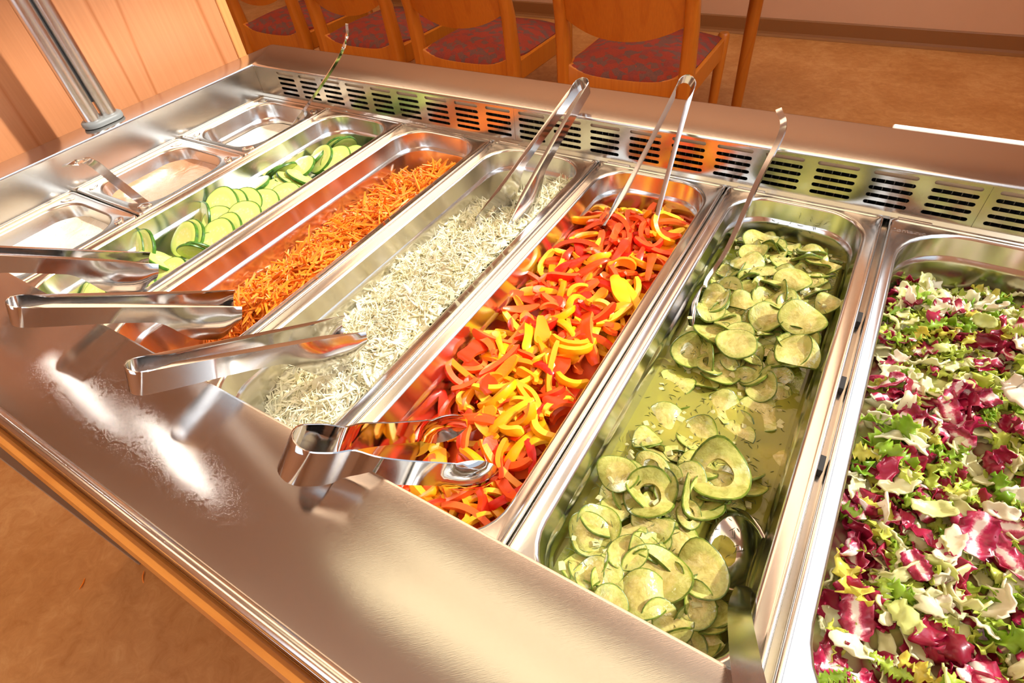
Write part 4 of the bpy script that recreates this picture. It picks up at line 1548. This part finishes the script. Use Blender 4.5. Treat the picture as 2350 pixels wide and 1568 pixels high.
def flat_path(path, widths, side_dirs, thick):
    """flat bar along a path: widths and side direction at every point"""
    vs, fs = [], []
    for p, w, s in zip(path, widths, side_dirs):
        for k in range(4):
            vs.append(Vector(p) + Vector(s).normalized() * (w * (k / 3 - 0.5)))
    for j in range(len(path) - 1):
        for k in range(3):
            i = j * 4 + k
            fs.append((i, i + 1, i + 5, i + 4))
    V, F = thicken(vs, fs, thick)
    mb = MB()
    mb.add(V, F)
    return mb


def catmull(pts, n=8):
    pts = [Vector(p) for p in pts]
    P = [pts[0] * 2 - pts[1]] + pts + [pts[-1] * 2 - pts[-2]]
    out_ = []
    for i in range(1, len(P) - 2):
        for k in range(n):
            t = k / n
            a, b_, c, d = P[i - 1], P[i], P[i + 1], P[i + 2]
            out_.append(0.5 * ((2 * b_) + (c - a) * t + (2 * a - 5 * b_ + 4 * c - d) * t * t + (3 * b_ - a - 3 * c + d) * t ** 3))
    out_.append(pts[-1])
    return out_


def bowl(center, fwd, side, L, Wd, depth, thick=0.0012):
    fwd = Vector(fwd).normalized()
    side = Vector(side)
    side = (side - fwd * side.dot(fwd)).normalized()
    nrm = fwd.cross(side).normalized()
    vs, fs = [], []
    nr, na = 6, 28
    for r in range(nr + 1):
        f = 0.04 + 0.96 * r / nr
        for k in range(na):
            an = 2 * math.pi * k / na
            e = 1 - 0.12 * math.cos(an)
            vs.append(Vector(center) + fwd * (L / 2 * f * math.cos(an)) + side * (Wd / 2 * f * e * math.sin(an)) - nrm * (depth * (1 - f * f)))
    for r in range(nr):
        for k in range(na):
            k2 = (k + 1) % na
            fs.append((r * na + k, r * na + k2, (r + 1) * na + k2, (r + 1) * na + k))
    fs.append(tuple(reversed(range(na))))
    V, F = thicken(vs, fs, thick)
    mb = MB()
    mb.add(V, F)
    return mb


def spoon(name, path, widths, side, bowl_c, bowl_fwd, bowl_side, bl, bw, bd, label, cat, mat=None, thick=0.0018):
    base = empty(name, tuple(bowl_c))
    o0 = Vector(bowl_c)
    pts = catmull(list(path) + [o0 - Vector(bowl_fwd).normalized() * (bl * 0.485)], 8)
    nw = len(widths)
    ws = []
    for i in range(len(pts)):
        f = i / (len(pts) - 1) * (nw - 1)
        k = min(int(f), nw - 2)
        ws.append(widths[k] * (1 - (f - k)) + widths[k + 1] * (f - k))
    sides = []
    for i, p in enumerate(pts):
        t = (pts[min(i + 1, len(pts) - 1)] - pts[max(0, i - 1)]).normalized()
        s = Vector(side)
        sides.append((s - t * s.dot(t)).normalized())
    mb = flat_path([p - o0 for p in pts], ws, sides, thick)
    obj('handle', mb, mat or M['tong'], base, angle=50)
    bo = bowl((0, 0, 0), bowl_fwd, bowl_side, bl, bw, bd)
    obj('bowl', bo, mat or M['tong'], base, smooth=True)
    return tag(base, label, cat)


# spoon leaning in the far half of the pickle pan
h1 = at(1787, 250, y=0.018)
h2 = at(1796, 300, y=0.004)
h3 = at(1738, 420, y=-0.052)
h4 = at(1668, 575, z=-0.003)
h5 = at(1625, 640, z=-0.022)
bc = at(1606, 720, z=-0.036)
spoon('serving_spoon', [h1, h2, h3, h4, h5], [0.0060, 0.0065, 0.0055, 0.0050, 0.0045, 0.0035], (0.75, 0.35, 0.55), bc, (bc - h5), (0.15, 0.30, -1.0), 0.062, 0.042, 0.010,
      'long handled steel spoon leaning in the far half of the pickle pan', 'spoon', thick=0.0026)
# spoon at the near end of the pickle pan
g0 = at(1706, 1350, z=-0.020)
g1 = at(1697, 1400, z=0.020)
g2 = at(1708, 1500, z=0.055)
g3 = at(1725, 1600, z=0.075)
g4 = at(1735, 1700, z=0.090)
bc = BOWL.copy()
spoon('serving_spoon', [g4, g3, g2, g1, g0], [0.014, 0.014, 0.0135, 0.012, 0.009, 0.007], (0.95, 0.25, 0.3), bc, Vector((bc.x - g0.x, bc.y - g0.y, -0.003)), (-0.88, -0.10, -0.46), 0.066, 0.044, 0.012,
      'steel spoon at the near end of the pickle pan, handle crossing the counter edge', 'spoon', thick=0.0022)
# ladle in the far dressing: thin wire-like handle with a hooked end
k1 = at(796, 55, y=0.020)
k2 = at(796, 84, y=0.019)
k3 = at(780, 128, y=0.012)
k4 = at(735, 200, y=-0.012)
k5 = at(683, 273, z=-0.006)
k6 = k5 + (k5 - k4).normalized() * 0.045
spoon('dressing_ladle', [k1, k2, k3, k4, k5, k6], [0.004, 0.0042, 0.004, 0.0038, 0.0045, 0.005], (0.5, 0.2, 0.85), k6 + Vector((-0.012, -0.010, -0.004)), (-0.7, -0.7, -0.1), (0.7, -0.7, 0), 0.034, 0.030, 0.012,
      'thin ladle with a hooked handle standing in the far white dressing', 'ladle', thick=0.0026)
# ladle in the middle dressing: broad flat handle, hook to the left
m1 = at(146, 380, z=0.050)
m2 = at(172, 374, z=0.058)
m3 = at(206, 371, z=0.052)
m4 = at(262, 413, z=0.022)
m5 = at(318, 456, z=-0.008)
m6 = m5 + (m5 - m4).normalized() * 0.030
spoon('dressing_ladle', [m1, m2, m3, m4, m5, m6], [0.005, 0.008, 0.012, 0.0115, 0.011, 0.010], (0.45, 0.85, 0.25), m6 + Vector((-0.010, 0.0, 0.002)), (-0.8, 0.3, 0), (0.3, 0.8, 0), 0.034, 0.030, 0.012,
      'ladle with a broad flat handle lying in the pink dressing', 'ladle', thick=0.0016)
# fork tips of salad tongs at the right edge
ft_root = empty('salad_fork', tuple(at(2348, 880, z=-0.006)))
o0 = ft_root.location.copy()
for k in range(3):
    e0 = at(2330 + 5 * k, 892 - 9 * k, z=-0.012)
    e1 = at(2420 + 2 * k, 840 - 7 * k, z=0.020)
    tb = MB()
    tb.tube([e0 - o0, (e0 + e1) * 0.5 - o0 + Vector((0, 0, 0.002)), e1 - o0], [0.0006, 0.0012, 0.0015], 8)
    obj('tine', tb, M['tong'], ft_root, smooth=True)
tb = MB()
e1 = at(2421, 833, z=0.021)
tb.tube([e1 - o0, at(2520, 770, z=0.05) - o0, at(2640, 700, z=0.08) - o0], [0.0045, 0.004, 0.005], 10)
obj('handle', tb, M['tong'], ft_root, smooth=True)
tag(ft_root, 'thin fork tips in the leaf salad at the right edge', 'fork')


# ------------------------------------------------------------------ dining chairs and table
def chair():
    """back posts at y=0, seat reaching towards +y; origin on the floor"""
    root = empty('dining_chair', (0, 0, 0))
    hw = 0.232
    for s in (-1, 1):
        mb = MB()
        rings = []
        for z, y, a, b_ in ((0.0, -0.055, 0.014, 0.016), (0.25, -0.020, 0.019, 0.022), (0.44, 0.0, 0.022, 0.027), (0.60, -0.012, 0.020, 0.024), (0.86, -0.075, 0.015, 0.016)):
            rings.append([(s * (hw - 0.02) + a * cx, y + b_ * cy, z) for cx, cy in ((1, 0.6), (0.6, 1), (-0.6, 1), (-1, 0.6), (-1, -0.6), (-0.6, -1), (0.6, -1), (1, -0.6))])
        mb.loft(rings, cap=True)
        obj('back_post', mb, M['chairwood'], root, angle=50)
        mb = MB()
        mb.tube([(s * (hw - 0.02), 0.425, 0.0), (s * (hw - 0.02), 0.42, 0.2), (s * (hw - 0.018), 0.415, 0.455), (s * (hw - 0.018), 0.415, 0.462)], [0.013, 0.017, 0.021, 0.016], 14)
        obj('front_leg', mb, M['chairwood'], root, angle=45)
        obj('side_rail', MB().bbox(s * (hw - 0.020) - 0.011, s * (hw - 0.020) + 0.011, 0.02, 0.405, 0.375, 0.447, 0.004), M['chairwood'], root)
    # rear rail: top edge sags like the cushion above it
    mb = MB()
    n = 18
    rg = []
    for k in range(n + 1):
        x = -(hw - 0.036) + 2 * (hw - 0.036) * k / n
        f = (2 * k / n - 1)
        zt = 0.430 + 0.026 * f * f * f * f + 0.006 * f * f
        rg.append([(x, -0.014, 0.335), (x, -0.014, zt - 0.003), (x, -0.011, zt), (x, 0.014, zt), (x, 0.014, 0.335)])
    mb.loft(rg, cap=True)
    obj('rear_rail', mb, M['chairwood'], root, angle=50)
    obj('front_rail', MB().bbox(-hw + 0.03, hw - 0.03, 0.405, 0.427, 0.375, 0.440, 0.004), M['chairwood'], root)
    # cushion: domed pad
    mb = MB()
    nx, ny = 16, 14
    top_, bot = [], []
    for j in range(ny + 1):
        v = j / ny
        for i in range(nx + 1):
            u = 2 * i / nx - 1
            hwid = (hw - 0.042) + 0.022 * smoothstep(0.05, 0.25, v)
            x = u * hwid
            y = -0.012 + 0.425 * v
            zr = 0.432 + 0.024 * u ** 4 * (1 - smoothstep(0.0, 0.4, v)) + 0.018 * smoothstep(0, 0.4, v)
            dome = 0.034 * (1 - u ** 4) * (1 - (2 * v - 1) ** 6) ** 0.8 if abs(2 * v - 1) <= 1 else 0
            top_.append((x, y, zr + dome))
            bot.append((x, y, zr - 0.012))
    N_ = (nx + 1) * (ny + 1)
    fs = []
    for j in range(ny):
        for i in range(nx):
            k = j * (nx + 1) + i
            fs.append((k, k + 1, k + nx + 2, k + nx + 1))
            fs.append((N_ + k, N_ + k + nx + 1, N_ + k + nx + 2, N_ + k + 1))
    rim = [i for i in range(nx + 1)] + [(j + 1) * (nx + 1) + nx for j in range(ny)] + [ny * (nx + 1) + i for i in range(nx - 1, -1, -1)] + [j * (nx + 1) for j in range(ny - 1, 0, -1)]
    for a_, b_ in zip(rim, rim[1:] + rim[:1]):
        fs.append((b_, a_, N_ + a_, N_ + b_))
    mb.add(top_ + bot, fs)
    obj('seat_cushion', mb, M['fabric'], root, angle=60)
    # curved plywood back with a bowed lower edge
    vs, fs = [], []
    nx, ny = 20, 8
    for j in range(ny + 1):
        for i in range(nx + 1):
            u = 2 * i / nx - 1
            x = u * (hw - 0.034)
            zb = 0.556 + 0.052 * abs(u) ** 2.2
            zt = 0.83 + 0.02 * (1 - u * u)
            z = zb + (zt - zb) * j / ny
            lean = -0.004 - (z - 0.55) * 0.22
            vs.append((x, lean - 0.030 * (1 - u * u), z))
    for j in range(ny):
        for i in range(nx):
            k = j * (nx + 1) + i
            fs.append((k, k + 1, k + nx + 2, k + nx + 1))
    V, F = thicken(vs, fs, 0.010)
    obj('backrest', MB().add(V, F), M['chairwood'], root, angle=50)
    return root


c_first = chair()
spots = [(0.035, 1.19, 0.02, 'orange wooden dining chair nearest the table leg with red patterned seat'),
         (-0.585, 1.17, 0.0, 'second orange wooden dining chair from the table leg'),
         (-1.140, 1.19, -0.03, 'third orange wooden dining chair from the table leg'),
         (-1.70, 1.21, -0.02, 'orange wooden dining chair next to the beech partition')]
for k, (x, y, rz, lab) in enumerate(spots):
    c = c_first if k == 0 else copy_tree(c_first)
    c.location = (x, y, FLOOR)
    c.rotation_euler = (0, 0, rz)
    tag(c, lab, 'chair', 'dining chairs along the table')
table = empty('dining_table', (-0.85, 1.95, FLOOR))
tag(table, 'long orange wooden dining table behind the row of chairs', 'table')
obj('table_top', MB().bbox(-1.28, 1.28, -0.40, 0.40, 0.715, 0.75, 0.004), M['chairwood'], table)
obj('apron', MB().bbox(-1.12, 1.12, -0.32, -0.30, 0.64, 0.715, 0.002), M['chairwood'], table)
lg = at(1690, 240, y=1.95)
for x, y in ((lg.x + 0.85, 0.0), (-1.17, 0.0)):
    mb = MB()
    mb.tube([(x, y, 0), (x, y, 0.35), (x, y, 0.715)], [0.021, 0.025, 0.028], 18)
    obj('leg', mb, M['chairwood'], table, angle=40)

# carrot crumbs dropped on the floor
for (u, v, k, lab) in ((190, 1338, 2, 'orange carrot shred dropped on the floor, the longer one'), (329, 1327, 5, 'orange carrot shred dropped on the floor beside the counter edge')):
    p = at(u, v, z=FLOOR + 0.0015)
    o = link('carrot_shred', bpy.data.meshes['carrot_shred'], None, p, Quaternion((0, 0, 1), 1.1 * k), 0.9)
    tag(o, lab, 'carrot shred')
